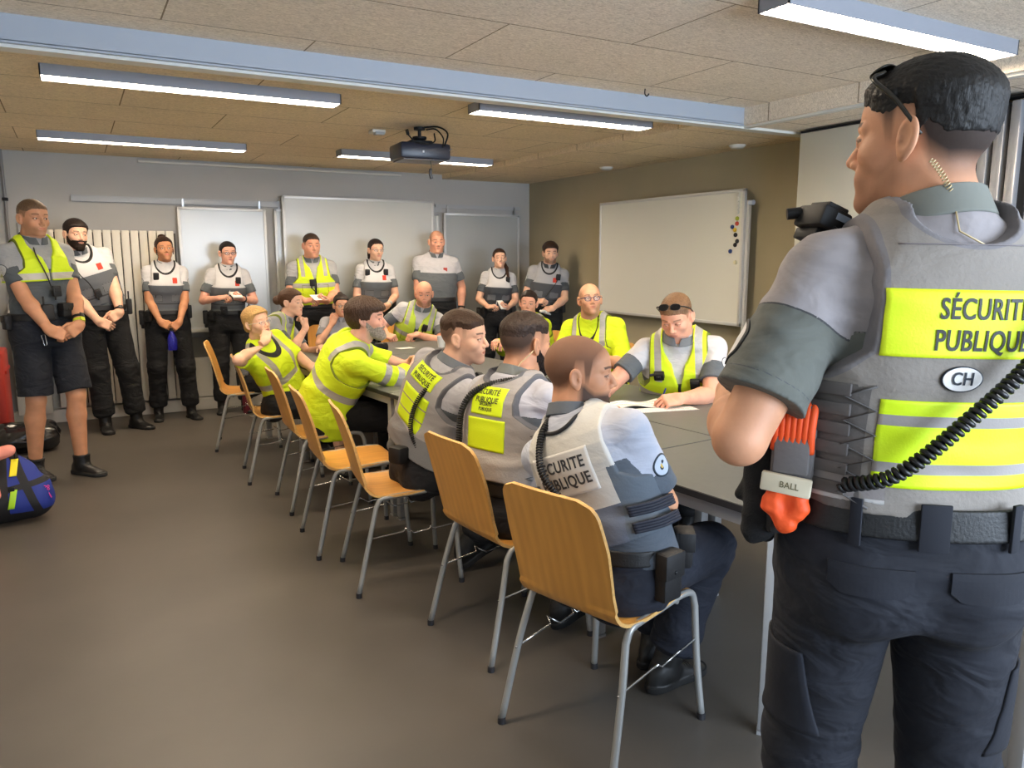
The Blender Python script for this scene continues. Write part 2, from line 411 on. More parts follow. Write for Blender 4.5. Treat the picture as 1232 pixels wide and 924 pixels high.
SKIN = dict(fair='e0b094', pink='dfa68e', tan='c58e6c', mid='d29c7b', brown='b9805b', red='dc9f82')
class Person:
    def __init__(s, label, xy, hip, face, head, hyaw, hpitch=0, hroll=0, pel=None, h=1.78, w=1.0, fat=0, fem=0, skin='fair', g=None,
                 res=.006, hres=.0026, feet=None, hands=None, knee=None, group=None, sh=0, ptilt=0, footp=(0, 0), arm=1.0):
        s.h = h; s.k = h/1.78; k = s.k; s.w = w; s.fat = fat; s.fem = fem; s.res = res; s.hres = hres; s.skin = skin
        s.g = dict(g or {}); s.g['fem'] = fem
        s.T = TF if fem else TM; s.TP = PFe if fem else PMa
        pel = face if pel is None else pel
        s.base = A(xy[0], xy[1], 0)
        s.root = empty('person', s.base, label, 'person', group)
        s.pf = frame(A(xy[0], xy[1], hip), bearing(pel), A(0, 0, 1)+bearing(pel)*ptilt, k)
        s.hf = Fr(A(*head), rotz(-R_(hyaw))@rotx(-R_(hpitch))@roty(R_(hroll)), k*(.97 if fem else 1.0))
        W = s.pf.w((0, 0, .14)); dv = nrm(s.hf.o-W)
        nb = s.hf.o-k*(.135*nrm(A(0, 0, 1)*.7+dv*.5)+.028*nrm(s.hf.d((0, 1, 0))))
        s.cf = frame(W, bearing(face), nb-W, k)
        ln = np.linalg.norm(nb-W); s.stretch = ln/(.42*k)
        s.cf = Fr(W, s.cf.R, k); s.nb = nb
        if abs(s.stretch-1) > .06: print('torso stretch', label[:40], round(s.stretch, 2))
        s.zs = ln/(k*.42)
        T = dict(s.T); T['z'] = [z*(s.zs if z > 0 else 1) for z in T['z']]; s.T = T
        bf = Fr(s.base, frame((0, 0, 0), bearing(face), (0, 0, 1)).R); s.bf = bf
        sw = (.152 if fem else .172)*(.5+.5*w)
        s.S = {}; s.Eb = {}; s.W = {}; s.hh = {}; s.pose = {}
        for sd, sg in (('R', 1), ('L', -1)):
            s.S[sd] = s.cf.w((sg*sw, -.008, (.338+sh)*s.zs))
            hd = (hands or {}).get(sd) or dict(p=(sg*.25, .06, s.S[sd][2]-.54*k), f=(0, .15, -1), n=(-sg, 0, 0), pose='relax')
            tgt = bf.w(hd['p']) if not hd.get('world') else A(*hd['p'])
            pole = bf.d(hd.get('pole', (sg*.55, -.35, -.8)))
            e, wr = ik(s.S[sd], tgt, .285*k*arm, .255*k*arm, pole)
            s.Eb[sd] = e; s.W[sd] = wr
            f = nrm(hd['f'] if hd.get('world') else bf.d(hd['f'])); n = A(*hd['n']) if hd.get('world') else bf.d(hd['n'])
            n = nrm(n-f*(n@f)); t = np.cross(f, n)*sg
            s.hh[sd] = Fr(wr, np.stack([t, f, -n], 1), k*(.90 if fem else .98)); s.pose[sd] = hd.get('pose', 'relax')
        s.H = {}; s.K = {}; s.An = {}; s.ff = {}
        for i, (sd, sg) in enumerate((('R', 1), ('L', -1))):
            s.H[sd] = s.pf.w((sg*.092, 0, 0))
            ft = (feet or {}).get(sd) or (sg*.11, 0, .085, sg*10)
            pb = Fr(s.base, frame((0, 0, 0), bearing(pel), (0, 0, 1)).R)
            an = pb.w(ft[:3]); kp = (knee or {}).get(sd, (sg*.12, 1, .25))
            ll = max(.425*k, np.linalg.norm(an-s.H[sd])*.504); kn, an = ik(s.H[sd], an, ll, ll, pb.d(kp)); s.K[sd] = kn; s.An[sd] = an
            yaw = pel+ft[3]; fp = footp[i]
            s.ff[sd] = Fr(an-A(0, 0, .085*k), rotz(-R_(yaw))@rotx(-R_(fp)), k*(.93 if fem else 1)); s.ff[sd].o = an-s.ff[sd].d((0, 0, 1))*.085*k
        s.parts = {}
        s.pts = [s.hf.o, W, *s.S.values(), *s.Eb.values(), *s.W.values(), *s.H.values(), *s.K.values(), *s.An.values()]
    def ob(s, name, VQ, m, attrs=None, parent=None):
        p = parent or s.root; o = mk(name, VQ[0], VQ[1], m, p, attrs, origin=s.base); return o
    # coordinates for patterns
    def co(s, V):
        V = V.astype(np.float64); q = (V-s.cf.o)@s.cf.R/s.k; z = q[:, 2]/s.zs; x = q[:, 0]; y = q[:, 1]
        zr = z.copy(); isl = np.zeros(len(V), bool); sa = np.zeros(len(V)); wrt = np.zeros(len(V))
        for sd in 'RL':
            a = s.S[sd]; ax = nrm(s.Eb[sd]-a); t = (V-a)@ax/s.k; dd = np.linalg.norm((V-a)-np.outer((V-a)@ax, ax), axis=1)/s.k
            m = (dd < .085) & (t > .01) & ((np.abs(x) > .15*s.w) | (z > .40) | (y > .12))
            m &= ((V-a)@s.cf.d((1 if sd == 'R' else -1, 0, 0)) > -.055*s.k) | (t > .12)
            zr[m] = .345-t[m]; isl |= m; sa[m] = t[m]
            b = s.W[sd]; ax2 = nrm(b-s.Eb[sd]); t2 = (V-s.Eb[sd])@ax2/s.k
            d2 = np.linalg.norm((V-s.Eb[sd])-np.outer((V-s.Eb[sd])@ax2, ax2), axis=1)/s.k
            m2 = (d2 < .075) & (t2 > .0) & (np.linalg.norm(V-s.Eb[sd], axis=1) < .27*s.k) & (t > .2)
            sa[m2] = .285+t2[m2]; zr[m2] = .05-t2[m2]; isl |= m2
        return dict(x=x, y=y, z=z, zr=zr, sl=isl, sa=sa)
    def badge(s, V, sd, along=.105, turn=0):
        a = s.S[sd]; ax = nrm(s.Eb[sd]-a); out = s.cf.d((1 if sd == 'R' else -1, turn, .1)); out = nrm(out-ax*(out@ax))
        c = a+ax*along*s.k; q = V-c; side = q@out
        t2 = np.cross(ax, out); dd = np.sqrt((q@ax)**2+(q@t2)**2)
        return np.where(side > 0, dd, 1.)/s.k, (q@ax)/s.k, (q@t2)/s.k
    # ---- body
    def body(s, hairfn=None, brow='3a2a20', lip=None, stub=None, buzz=None, beardcol='2a1d16'):
        k = s.k; lo = np.min(s.pts, 0)-.2; hi = np.max(s.pts, 0)+.2; lo[2] = max(lo[2], -.02)
        F = Field(lo, hi, s.res); T = s.T; w = s.w
        F.fr(s.cf, lambda Q: loft(Q, T, 0, s.fat, w=w), (0, 0, .15*s.zs), .36, .03)
        F.fr(s.pf, lambda Q: loft(Q, s.TP, -.01, s.fat*.4, w=.4+.6*w, zl=(-.045, .17)), (0, 0, 0), .26, .03)
        for sg in (1, -1):
            F.fr(s.pf, lambda Q: E(Q, (sg*.082, -.052, -.045), (.070, .070, .080)), (sg*.082, -.052, -.045), .1, .02)
        nr = (.049 if s.fem else .058)*(.6+.4*w); s.nr = nr
        nt = s.hf.w((0, -.020, -.060)); s.nt = nt
        for sd in 'RL': F.cap(s.nb-s.cf.d((0, 0, .02)), s.S[sd], .052*k, .044*k*w, .04)
        for sd in 'RL':
            F.cap(s.S[sd], s.Eb[sd], .053*k*(.4+.6*w), .041*k*(.4+.6*w), .02)
            m = s.Eb[sd]+.3*(s.W[sd]-s.Eb[sd]); ar = (.85 if s.fem else 1)*(.5+.5*w)
            F.cap(s.Eb[sd], m, .041*k*ar, .0455*k*ar, .008); F.cap(m, s.W[sd], .0455*k*ar, .0265*k*(.9 if s.fem else 1), .012)
        for sd in 'RL':
            F.cap(s.H[sd], s.K[sd], .085*k, .057*k, .03); m = s.K[sd]+.3*(s.An[sd]-s.K[sd])-s.ff[sd].d((0, .012, 0))*k
            F.cap(s.K[sd], m, .054*k, .058*k, .02); F.cap(m, s.An[sd], .058*k, .036*k, .02)
            F.fr(s.ff[sd], lambda Q: C(Q, (0, -.03, .035), (0, .13, .022), .03, .02), (0, .05, .03), .15, .02)
        # neck stub, then the fine head and hands take over
        ax = nrm(nt-s.nb); cutp = s.nb+ax*.035*k
        F.cap(s.nb, nt, nr*k*1.04, nr*k, .03)
        F.inter(lambda P: np.where(np.linalg.norm(P-s.hf.o.astype(F4), axis=-1) < .33*k, (P-(cutp+ax*.004).astype(F4))@ax.astype(F4), -1), band=.05, box=(s.hf.o-.34*k, s.hf.o+.34*k))
        for sd in 'RL':
            a2 = nrm(s.W[sd]-s.Eb[sd]); c2 = s.W[sd]-a2*.045*k
            F.inter(lambda P: np.where(np.linalg.norm(P-s.W[sd].astype(F4), axis=-1) < .12*k, (P-(c2+a2*.003).astype(F4))@a2.astype(F4), -1), band=.05, box=(s.W[sd]-.125*k, s.W[sd]+.125*k))
        parts = [F.mesh()]; del F
        hc = s.hf.w((0, 0, 0)); H = Field(hc-.19*k, hc+.165*k, s.hres)
        H.fr(s.hf, lambda Q: headsdf(Q, s.g), (0, 0, 0), .155, 0, pad=.024)
        H.cap(cutp-ax*.02, nt, nr*k*1.04, nr*k, .022)
        H.cap(s.nb-ax*.02, s.nb+ax*.02, nr*k*1.25, nr*k, .04)
        H.inter(lambda P: -((P-(cutp-ax*.004).astype(F4))@ax.astype(F4)), band=.05)
        hm = H.mesh(); nh = len(parts[0][0]); parts.append(hm); n2 = nh+len(hm[0])
        for sd in 'RL':
            hf = s.hh[sd]; a2 = nrm(s.W[sd]-s.Eb[sd]); ar = (.85 if s.fem else 1)*(.5+.5*w)
            m = s.Eb[sd]+.3*(s.W[sd]-s.Eb[sd]); c = hf.w((.01, .07, -.02)); G = Field(c-.15*k, c+.15*k, min(s.hres*1.1, .003))
            G.fr(hf, lambda Q: handsdf(Q, s.pose[sd]), (.01, .08, -.02), .14, 0, pad=.020)
            G.cap(m, s.W[sd], .0455*k*ar, .0265*k*(.9 if s.fem else 1), .022)
            c2 = s.W[sd]-a2*.045*k
            G.inter(lambda P: -((P-c2.astype(F4))@a2.astype(F4)), band=.05)
            parts.append(G.mesh())
        V, Q = join(parts)
        q = s.hf.loc(V.astype(F4)); X = np.abs(q[:, 0]); y = q[:, 1]; z = q[:, 2]; hd = np.zeros(len(V), bool); hd[nh:n2] = True
        at = {}
        br = .0052-np.abs(z-(.0275-.10*np.maximum(X-.034, 0)-.1*np.maximum(.03-X, 0))); br = np.minimum(br, np.minimum(X-.0135, .052-X)); 
        if s.fem: br = br-.0012
        at['browm'] = np.where(hd & (y > .05), br, -1)
        lipd = 1-np.sqrt((q[:, 0]/.0255)**2+((z+.0610)/.0090)**2); at['lipm'] = np.where(hd & (y > .07), lipd*.01, -1)
        at['lash'] = np.where(hd & (y > .075), .0016-np.abs(np.sqrt(((X-.031)/.0138)**2+((z+.0)/.0062)**2)-1)*.0062, -1)*np.where(z > -.001, 1, 1)-np.where(z < -.001, .001, 0)
        at['buzzm'] = np.where(hd & (X < .0835), hairline(q, **(buzz[1] if buzz else {})), -1)
        zb = ipl(y, [-.02, .0, .018, .03, .05, .066, .080, .12], [-.2, -.02, -.018, -.030, -.045, -.0445, -.0440, -.0440])
        bm = np.minimum(zb-z, y+.004); bm = np.minimum(bm, (z+.135)); bm = np.where((np.sqrt((q[:, 0]/.024)**2+((z+.061)/.0095)**2) < 1), -1, bm)
        at['beardm'] = np.where(hd & (X < .078), bm, -1)
        ly = [('browm', brow, .7, .003, .85), ('lipm', lip or ('c0685f' if s.fem else 'b06a58'), .45, .003, .75), ('lash', '2a1c18', .6, .0008, .9 if s.fem else .7)]
        if stub: ly.insert(0, ('beardm', stub[0], .7, .020, stub[1]))
        if buzz: ly.insert(0, ('buzzm', buzz[0], .8, buzz[3] if len(buzz) > 3 else .014, buzz[2] if len(buzz) > 2 else .8))
        key = 'skin_%s_%s_%s_%s_%d' % (s.skin, brow, stub, buzz, s.fem)
        m = mat(key, SKIN[s.skin], .58, ly, bump=.2, bscale=260, mottle=.10, mscale=22, sss=.12, bdist=.001)
        o = s.ob('body', (V, Q), m, at); s.parts['body'] = o
        for sg in (1, -1):
            if s.g.get('noeyes'): break
            c = s.hf.w((sg*.031, .0762, 0)); mb = MB(); gz = s.g.get('gaze', (0, 0)); d = A(math.sin(R_(gz[0])), math.cos(R_(gz[0])), math.sin(R_(gz[1])))
            mb.ball((0, 0, 0), .0128*s.hf.s, n=24); vv = np.array(mb.v); dl = nrm(vv.mean(0)*0+s.hf.d(d)); un = vv/np.linalg.norm(vv, axis=1)[:, None]
            ang = np.arccos(np.clip(un@dl, -1, 1)); e = mk('eye', vv+c, mb.f, mat('eye_'+s.g.get('iris', 'brown'), 'e6e0da', .2, [('iris', dict(brown='3b2416', blue='4a6a80', grey='566058')[s.g.get('iris', 'brown')], .15), ('pup', '080808', .1)]), s.root,
                    dict(iris=.46-ang, pup=.2-ang), origin=s.base)
        return o
    # ---- hair: a shell over the scalp
    def hair(s, style, col, t=.006, noise=.0012, extra=None, name='hair', front=.066, ear=.014, nape=-.070, burn=-.004, top=0, side=1., rough=.55, back=0, feather=None):
        if feather is None: feather = .030 if style == 'crop' else .012
        hf = s.hf; k = hf.s; c = hf.w((0, -.03, -.02)); R = .24 if extra else .16
        H = Field(c-R*k, c+R*k, max(s.hres, .0022))
        def fn(Q):
            tz = np.clip((Q[..., 2]-.02)/.06, 0, 1); th = t*side+(t+top-t*side)*tz*tz*(3-2*tz)
            d = scalp(Q, 0)-th-back*np.clip(-Q[..., 1]/.1, 0, 1)
            hl = hairline(Q, 0, front, ear, nape, burn); d = d+th*(1-np.clip(.12+hl/feather, 0, 1)) if feather else d
            d = smax(d, -hl*.8, min(t*1.6, .012)+.001)
            return d
        H.fr(hf, fn, (0, -.01, .02), .155, 0)
        if extra:
            for (kind, *a) in extra:
                kk = a[-1]
                if kind == 'c': H.cap(hf.w(a[0]), hf.w(a[1]), a[2]*k, a[3]*k, kk)
                if kind == 'e': H.fr(hf, lambda Q: E(Q, a[0], a[1]), a[0], max(a[1]), kk)
                if kind == '-e': H.fr(hf, lambda Q: E(Q, a[0], a[1]), a[0], max(a[1]), kk, sub=True)
        def st(P):
            q = hf.loc(P); ph = np.arctan2(q[:, 0], q[:, 1]+.02)
            if style == 'back': u = np.stack([q[:, 0]*2.2, q[:, 1]*.35, q[:, 2]*1.6], 1)
            elif style == 'down': u = np.stack([ph*.16, q[:, 1]*.5, q[:, 2]*.25], 1)
            elif style == 'crop': u = np.stack([q[:, 0]*3.0, q[:, 1]*.55, q[:, 2]*.9], 1)
            else: u = np.stack([q[:, 0]*1.8, q[:, 1]*.8, q[:, 2]*.9], 1)
            return noise*(.8*wav(u.astype(F4), 420, 3)+.7*wav(u.astype(F4), 900, 5)+.25*wav(u.astype(F4), 160, 9))
        H.warp(st)
        V, Q = H.mesh()
        if not len(V): return None
        m = mat('hair_'+col+style, col, rough, bump=.5, bscale=140, stretch=(6, 1, 1) if style != 'down' else (5, 5, .6), mottle=.35, mscale=60, bdist=.002, spec=.35)
        o = s.ob(name, (V, Q), m); s.parts[name] = o; return o
    def beard(s, col, t=.005, chin=0, noise=.0012, moust=True, low=-.135):
        hf = s.hf; k = hf.s; c = hf.w((0, .04, -.07)); H = Field(c-.115*k, c+.115*k, max(s.hres, .0022))
        def fn(Q):
            x = np.abs(Q[..., 0]); y = Q[..., 1]; z = Q[..., 2]
            zb = ipl(y, [-.02, .0, .018, .03, .05, .066, .080, .12], [-.2, -.01, -.020, -.035, -.052, -.0455 if moust else -.08, -.0450 if moust else -.08, -.0445])
            g = dict(s.g); d = headsdf(Q, g)-t-chin*np.clip((-.075-z)/.04, 0, 1)*np.clip((y-.03)/.05, 0, 1)
            d = smax(d, (z-zb)*.8, .004); d = smax(d, -(y-.004), .006); d = smax(d, -(z-low), .01); d = smax(d, x-.0755, .003)
            d = smax(d, -(np.sqrt((x/.0235)**2+((z+.061)/.0085)**2)-1)*.008, .001); return d
        H.fr(hf, fn, (0, .04, -.07), .11, 0)
        H.warp(lambda P: noise*(wav(hf.loc(P), 500, 3)+.8*wav(hf.loc(P), 260, 4)))
        V, Q = H.mesh(); m = mat('beard_'+col, col, .75, bump=.6, bscale=400, mottle=.35, mscale=120, spec=.2)
        return s.ob('beard', (V, Q), m)
    # ---- clothes
    def torso(s, F, off, koff=.05, low=True, trap=.010, fat=None, shoulders=True, extra=1.0):
        k = s.k; fat = s.fat if fat is None else fat
        F.fr(s.cf, lambda Q: loft(Q, s.T, off, fat, w=s.w*extra), (0, 0, .15*s.zs), .40, .03)
        if low: F.fr(s.pf, lambda Q: loft(Q, s.TP, off+.002, s.fat*.4, w=.4+.6*s.w), (0, 0, .02), .26, koff)
        if s.fem:
            for sg in (1, -1): F.fr(s.cf, lambda Q: E(Q, (sg*.062, .083, .215*s.zs), (.058+off, .045+off, .058+off)), (sg*.062, .083, .215*s.zs), .12, .04)
        if shoulders:
            for sd in 'RL': F.cap(s.nb-s.cf.d((0, 0, .02)), s.S[sd], (.052+trap)*k, (.040*s.w+trap)*k, .04)
    def bounds(s, pts, m): return np.min(pts, 0)-m, np.max(pts, 0)+m
    def shirt(s, kind='polo', sleeve=.20, off=.010, cols=('a9a8aa', '5d6265'), res=None, hem=None, name='shirt', badge=True, vneck=0, loose=.012, wr=.003, yoke=(.235, .25), extra=1.0, tail=None, **kw):
        k = s.k; res = res or s.res; P = [s.nb, s.cf.o, s.pf.o, *s.S.values(), *s.Eb.values()]
        if sleeve > .285: P += list(s.W.values())
        lo, hi = s.bounds(P, .26 if hem is None else .3); F = Field(lo, hi, res)
        s.torso(F, off, extra=extra)
        hem = .055 if hem is None else hem
        F.inter(lambda P: -(s.pf.loc(P)[:, 2]-hem)*k, band=.05)
        F.inter(lambda P: (C(P, s.nb-s.cf.d((0, 0, .05)), s.nt, s.nr*k*1.02, s.nr*k*1.02))*-1, k=.004, band=.05)
        aw = .4+.6*s.w
        for sd in 'RL':
            a = s.S[sd]; e = s.Eb[sd]; ax = nrm(e-a); L = min(sleeve, .285)*k
            r0 = (.053*aw+loose*.25)*k; r1 = (.047*aw+loose)*k
            end = a+ax*(L+.05)
            if sleeve <= .285:
                c = (a+ax*L).astype(F4); axf = ax.astype(F4)
                F.put(lambda P: np.maximum(C(P, a, end, r0, r1), (P-c)@axf), np.minimum(a, end)-r0, np.maximum(a, end)+r0, .028)
            else:
                F.cap(a, e, r0, r1, .028); m = e+nrm(s.W[sd]-e)*(sleeve-.285)*k; fx = nrm(s.W[sd]-e).astype(F4); mf = m.astype(F4); e2 = m+nrm(s.W[sd]-e)*.05
                F.put(lambda P: np.maximum(C(P, e, e2, r1, r1*.86), (P-mf)@fx), np.minimum(e, e2)-r1, np.maximum(e, e2)+r1, .015)
        # creases run from the armpits and round the waist
        def fold(P):
            q = s.cf.loc(P); u = np.stack([q[:, 0]*.6, q[:, 1]*.6, q[:, 2]*1.5], 1).astype(F4)
            return wr*(wav(u, 45, 11)*.7+wav(u, 90, 12)*.4)
        F.warp(fold)
        V, Q = F.mesh(); c = s.co(V); at = {}
        if kind == 'polo':
            yk = np.where(c['y'] > 0, yoke[0], yoke[1]); at['dark'] = yk-c['zr']
            if s.g.get('darkall'): at['dark'][:] = 1
            at['line'] = .0016-np.abs(yk-c['zr'])
            at['hemline'] = .0010-np.abs(c['sa']-sleeve+.022)
            ly = [('dark', cols[1]), ('line', '3c3c3e'), ('hemline', '484b4d')]
            if badge:
                b = np.full(len(V), -1.); b2 = b.copy(); b3 = b.copy()
                for sd in 'RL':
                    dd, u, v = s.badge(V, sd, turn=kw.get('turn', 0)); m = c['sl']; b = np.where(m, np.maximum(b, .037-dd), b); b2 = np.where(m, np.maximum(b2, .033-dd), b2)
                    b3 = np.where(m & (dd < .022), np.maximum(b3, .25-np.abs(np.sin(u*330+2*np.sin(v*260)))), b3)
                at.update(bd1=b, bd2=b2, bd3=b3); ly += [('bd1', '30343a'), ('bd2', kw.get('badgecol', 'b9bab8')), ('bd3', '2c2f36')]
            m = mat('shirt_polo_%s_%s_%s' % (cols[0], cols[1], kw.get('badgecol', '')), cols[0], .85, ly, bump=.35, bscale=90, sheen=.08, fold=.45, mottle=.04, mscale=30)
        else:
            st = np.full(len(V), -1.); blk = st.copy(); x = np.abs(c['x']); z = c['z']
            if kind == 'hv':       # yellow shirt with grey bands, the bands follow the shoulders
                if kw.get('long'): 
                    st = np.maximum(.021-np.abs(c['sa']-.19), .021-np.abs(c['sa']-.275)); st = np.where(c['sl'], st, -1)
                body = ~c['sl']
                vb = np.minimum(.021-np.abs(x-.095), z-.10); hb = .024-np.abs(z-.09); hb2 = .022-np.abs(z+.04)
                tb = np.maximum(vb, hb)
                if kw.get('bands', 1): st = np.where(body, np.maximum(st, tb), st)
                nk = s.cf.loc(V.astype(F4)); rad = np.sqrt((nk[:, 0]/.085)**2+((nk[:, 2]/s.zs-.425)/.13)**2)
                blk = np.where((c['y'] > .0), .16-np.abs(rad-1.0), -1) if vneck else blk
                if kw.get('blackyoke'): blk = np.maximum(blk, np.where((z > .33) | (c['sl'] & (c['sa'] < .05)), .01, -1)); 
            at.update(st=st, blk=blk)
            m = mat('shirt_hv_%s' % cols[0], cols[0], .75, [('st', 'a3a19b', .4), ('blk', '1b1c22')], bump=.3, bscale=90, mottle=.03, mscale=30, fold=.5)
        s.parts[name] = o = s.ob(name, (V, Q), m, at); return o
    def collar(s, col='5d6265', hgt=.034, parent=None, open_=.35):
        k = s.k; ax = nrm(s.nt-s.nb); o0 = s.nb; fr = frame(o0, s.cf.d((0, 1, 0)), ax, k); R = s.nr
        F = Field(o0-.15*k, o0+.17*k, min(s.res*.55, .0035))
        def fn(Q):
            x = Q[..., 0]; y = Q[..., 1]; z = Q[..., 2]; zc = .022-.20*(y+.05); r = np.sqrt(x*x+y*y)
            rr = R*1.10+.010+.30*np.maximum(zc+hgt*.5-z, 0); d = np.abs(r-rr)-.0036
            d = smax(d, np.abs(z-zc)-hgt*.62, .004); d = smax(d, -(np.abs(x)-open_*np.clip(.065-(z-zc), .01, 1)*.55*-1*-1), .002) if False else d
            notch = np.where(y > 0, (.004+open_*np.maximum(z-zc+hgt*.6, 0))-np.abs(x), -1)
            return smax(d, notch, .002)
        F.fr(fr, fn, (0, 0, .01), .13, 0); V, Q = F.mesh()
        o = s.ob('collar', (V, Q), mat('collar_'+col, col, .85, bump=.3, bscale=90), parent=parent); return o
    def vest(s, style='carrier', off=.030, res=None, z0=-.02, name='vest', arm=.128, extra=1.0, red=True, neckz=.10, open_=False, zarm=.0, **kw):
        k = s.k; res = res or s.res; P = [s.nb, s.cf.o, s.pf.o, *s.S.values()]; lo, hi = s.bounds(P, .2); F = Field(lo, hi, res)
        s.torso(F, off, trap=.022, low=z0 < -.05, extra=extra)
        def cut(P):
            q = s.cf.loc(P); x = np.abs(q[:, 0]); y = q[:, 1]; z = q[:, 2]/s.zs
            xm = ipl(z, [.0, .15-zarm, .20-zarm, .25-zarm, .30, .5], [.4, .4, .19, arm+.006, arm, arm-.01])*(.5+.5*s.w)
            d = x-xm
            cz = np.where(y > -.02, neckz, .055)
            rad = (1-np.sqrt((x/.082)**2+((z-.44)/cz)**2))*.07
            d = np.maximum(d, rad)
            if open_: d = np.maximum(d, np.where(y > 0, (.006+.26*np.maximum(z-.22, 0))-x, -1))
            return np.maximum(d, z0-z)*k
        F.inter(cut, band=.06)
        F.warp(lambda P: .0018*wav(s.cf.loc(P), 60, 21))
        V, Q = F.mesh(); c = s.co(V); x = c['x']; X = np.abs(x); z = c['z']; y = c['y']; at = {}
        rad = np.sqrt((X/.082)**2+((z-.44)/np.where(y > -.02, neckz, .055))**2); fr = y > 0
        xm = np.interp(z, [.0, .15-zarm, .20-zarm, .25-zarm, .30, .5], [.4, .4, .19, arm+.006, arm, arm-.01])*(.5+.5*s.w)
        def rect(cx, cz, hx, hz, front=True): return np.where(fr == front, np.minimum(hx-np.abs(x-cx), hz-np.abs(z-cz)), -1)
        if style == 'carrier':
            at['dark'] = .225-z; at['trim'] = (1.17-rad)*.1
            at['pock'] = np.maximum(rect(-.085, .10, .05, .035), rect(.085, .10, .05, .035))
            at['pline'] = np.where(fr, .0025-np.abs(at['pock']-.003), -1); at['belt'] = .006-np.abs(z-.045)
            at['red'] = rect(-.075, .272, .021, .026)
            ly = [('dark', kw.get('dark', '54585d')), ('pock', '6b6e72'), ('pline', '3b3d41'), ('belt', '3a3c40'), ('trim', '1b1b1d')]
            if red: ly += [('red', 'c33a26')]
            m = mat('vest_carrier_'+kw.get('base', 'c9c8c9')+kw.get('dark', '')+str(red), kw.get('base', 'c9c8c9'), .8, ly, bump=.4, bscale=120)
        elif style == 'hv':
            w2 = kw.get('bw', .024)
            hb = w2-np.abs(z-kw.get('hb', .175)); vb = np.minimum(.019-np.abs(X-.108), z-kw.get('vz', .26)) if kw.get('vb', 1) else np.full(len(V), -1.)
            hb2 = (w2-np.abs(z-.02)) if kw.get('two') else np.full(len(V), -1.)
            at['st'] = np.maximum(np.maximum(hb, vb), hb2)
            at['zip'] = np.where(fr, kw.get('zip', .010)-X, -1)
            at['edge'] = np.maximum(X-xm+.006, np.where(fr, .0025-np.abs(np.minimum(.05-np.abs(X-.075), .045-np.abs(z-.13))), -1)) if kw.get('pockets', 1) else X-xm+.004
            if kw.get('sidegrey'): at['side'] = .12-z
            ly = [('st', kw.get('stc', 'a5a39d'), .4), ('zip', '1c1d20'), ('edge', '6d7a18')]
            if kw.get('sidegrey'): ly.append(('side', '4e5256'))
            m = mat('vest_hv_'+str(sorted(kw.items())), kw.get('col', 'cfe81a'), .7, ly, bump=.35, bscale=100, fold=.3)
        elif style == 'plain':
            at['dark'] = kw.get('split', -1)-z; at['trim'] = np.maximum((kw.get('tw', 1.17)-rad)*.1, (X-xm+kw.get('ew', .006)))
            at['sidec'] = np.where(z < kw.get('sidez', -1), X-kw.get('sidex', .14), -1)
            ly = [('dark', kw.get('dark', '63676c')), ('trim', kw.get('trimc', '55565a')), ('sidec', kw.get('sidecol', '5a5653'))]
            m = mat('vest_plain_'+str(sorted(kw.items())), kw.get('base', '8f8b88'), .85, ly, bump=.5, bscale=140, fold=.2)
        s.parts[name] = o = s.ob(name, (V, Q), m, at); return o
    def legs(s, kind='trousers', col='15171d', loose=.022, res=None, end=.86, blouse=True, name='trousers'):
        k = s.k; res = res or s.res; P = [s.pf.w((0, 0, .1)), *s.H.values(), *s.K.values()]+(list(s.An.values()) if kind == 'trousers' else [])
        lo, hi = s.bounds(P, .24); F = Field(lo, hi, res)
        F.fr(s.pf, lambda Q: loft(Q, s.TP, .026, s.fat*.4, w=.4+.6*s.w, zl=(-.095, .17)), (0, 0, 0), .27, 0)
        for sg in (1, -1): F.fr(s.pf, lambda Q: E(Q, (sg*.082, -.062, -.050), (.086, .088, .098)), (sg*.082, -.062, -.050), .11, .035)
        F.inter(lambda P: (s.pf.loc(P)[:, 2]-.105)*k, band=.05)
        legf = []
        for sd in 'RL':
            a, b, c = s.H[sd], s.K[sd], s.An[sd]; G = Field(lo, hi, res)
            if kind == 'trousers':
                G.cap(a, b, (.086+loose)*k, (.060+loose)*k, 0); ax = nrm(c-b); L = np.linalg.norm(c-b)*end; e = b+ax*(L+.05); cc = (b+ax*L).astype(F4); xf = ax.astype(F4)
                G.put(lambda P: np.maximum(C(P, b, e, (.058+loose)*k, (.052+loose*.9)*k), (P-cc)@xf), np.minimum(b, e)-.1, np.maximum(b, e)+.1, .03)
                if blouse: G.cap(b+ax*(L-.06), b+ax*(L-.035), .079*k, .074*k, .03)
            else:
                ax = nrm(b-a); L = np.linalg.norm(b-a)*end; e = b+ax*.1; cc = (a+ax*L).astype(F4); xf = ax.astype(F4)
                G.put(lambda P: np.maximum(C(P, a, e, (.088+loose)*k, (.078+loose)*k), (P-cc)@xf), np.minimum(a, e)-.12, np.maximum(a, e)+.12, 0)
            legf.append(G.d)
        d = smin(legf[0], legf[1], .003); F.d = smin(F.d, d, .025)
        def fold(P):
            out = np.zeros(len(P), F4)
            for sd in 'RL':
                for c0, amp, rr in ((s.K[sd], .007, .13), (s.An[sd], .008, .16), (s.H[sd], .003, .16)):
                    q = P-c0.astype(F4); w = np.exp(-(q*q).sum(1)/(rr*k)**2)
                    u = np.stack([q[:, 0]*.5, q[:, 1]*.5, q[:, 2]*1.3], 1).astype(F4)
                    out += amp*w*wav(u, 75, 31)
            return out+.0015*wav(P, 40, 33)
        F.warp(fold)
        V, Q = F.mesh(); pc = s.pf.loc(V.astype(F4))
        m = mat('cloth_'+col, col, .85, bump=.35, bscale=70, mottle=.12, mscale=12, fold=.6)
        s.parts[name] = o = s.ob(name, (V, Q), m); return o
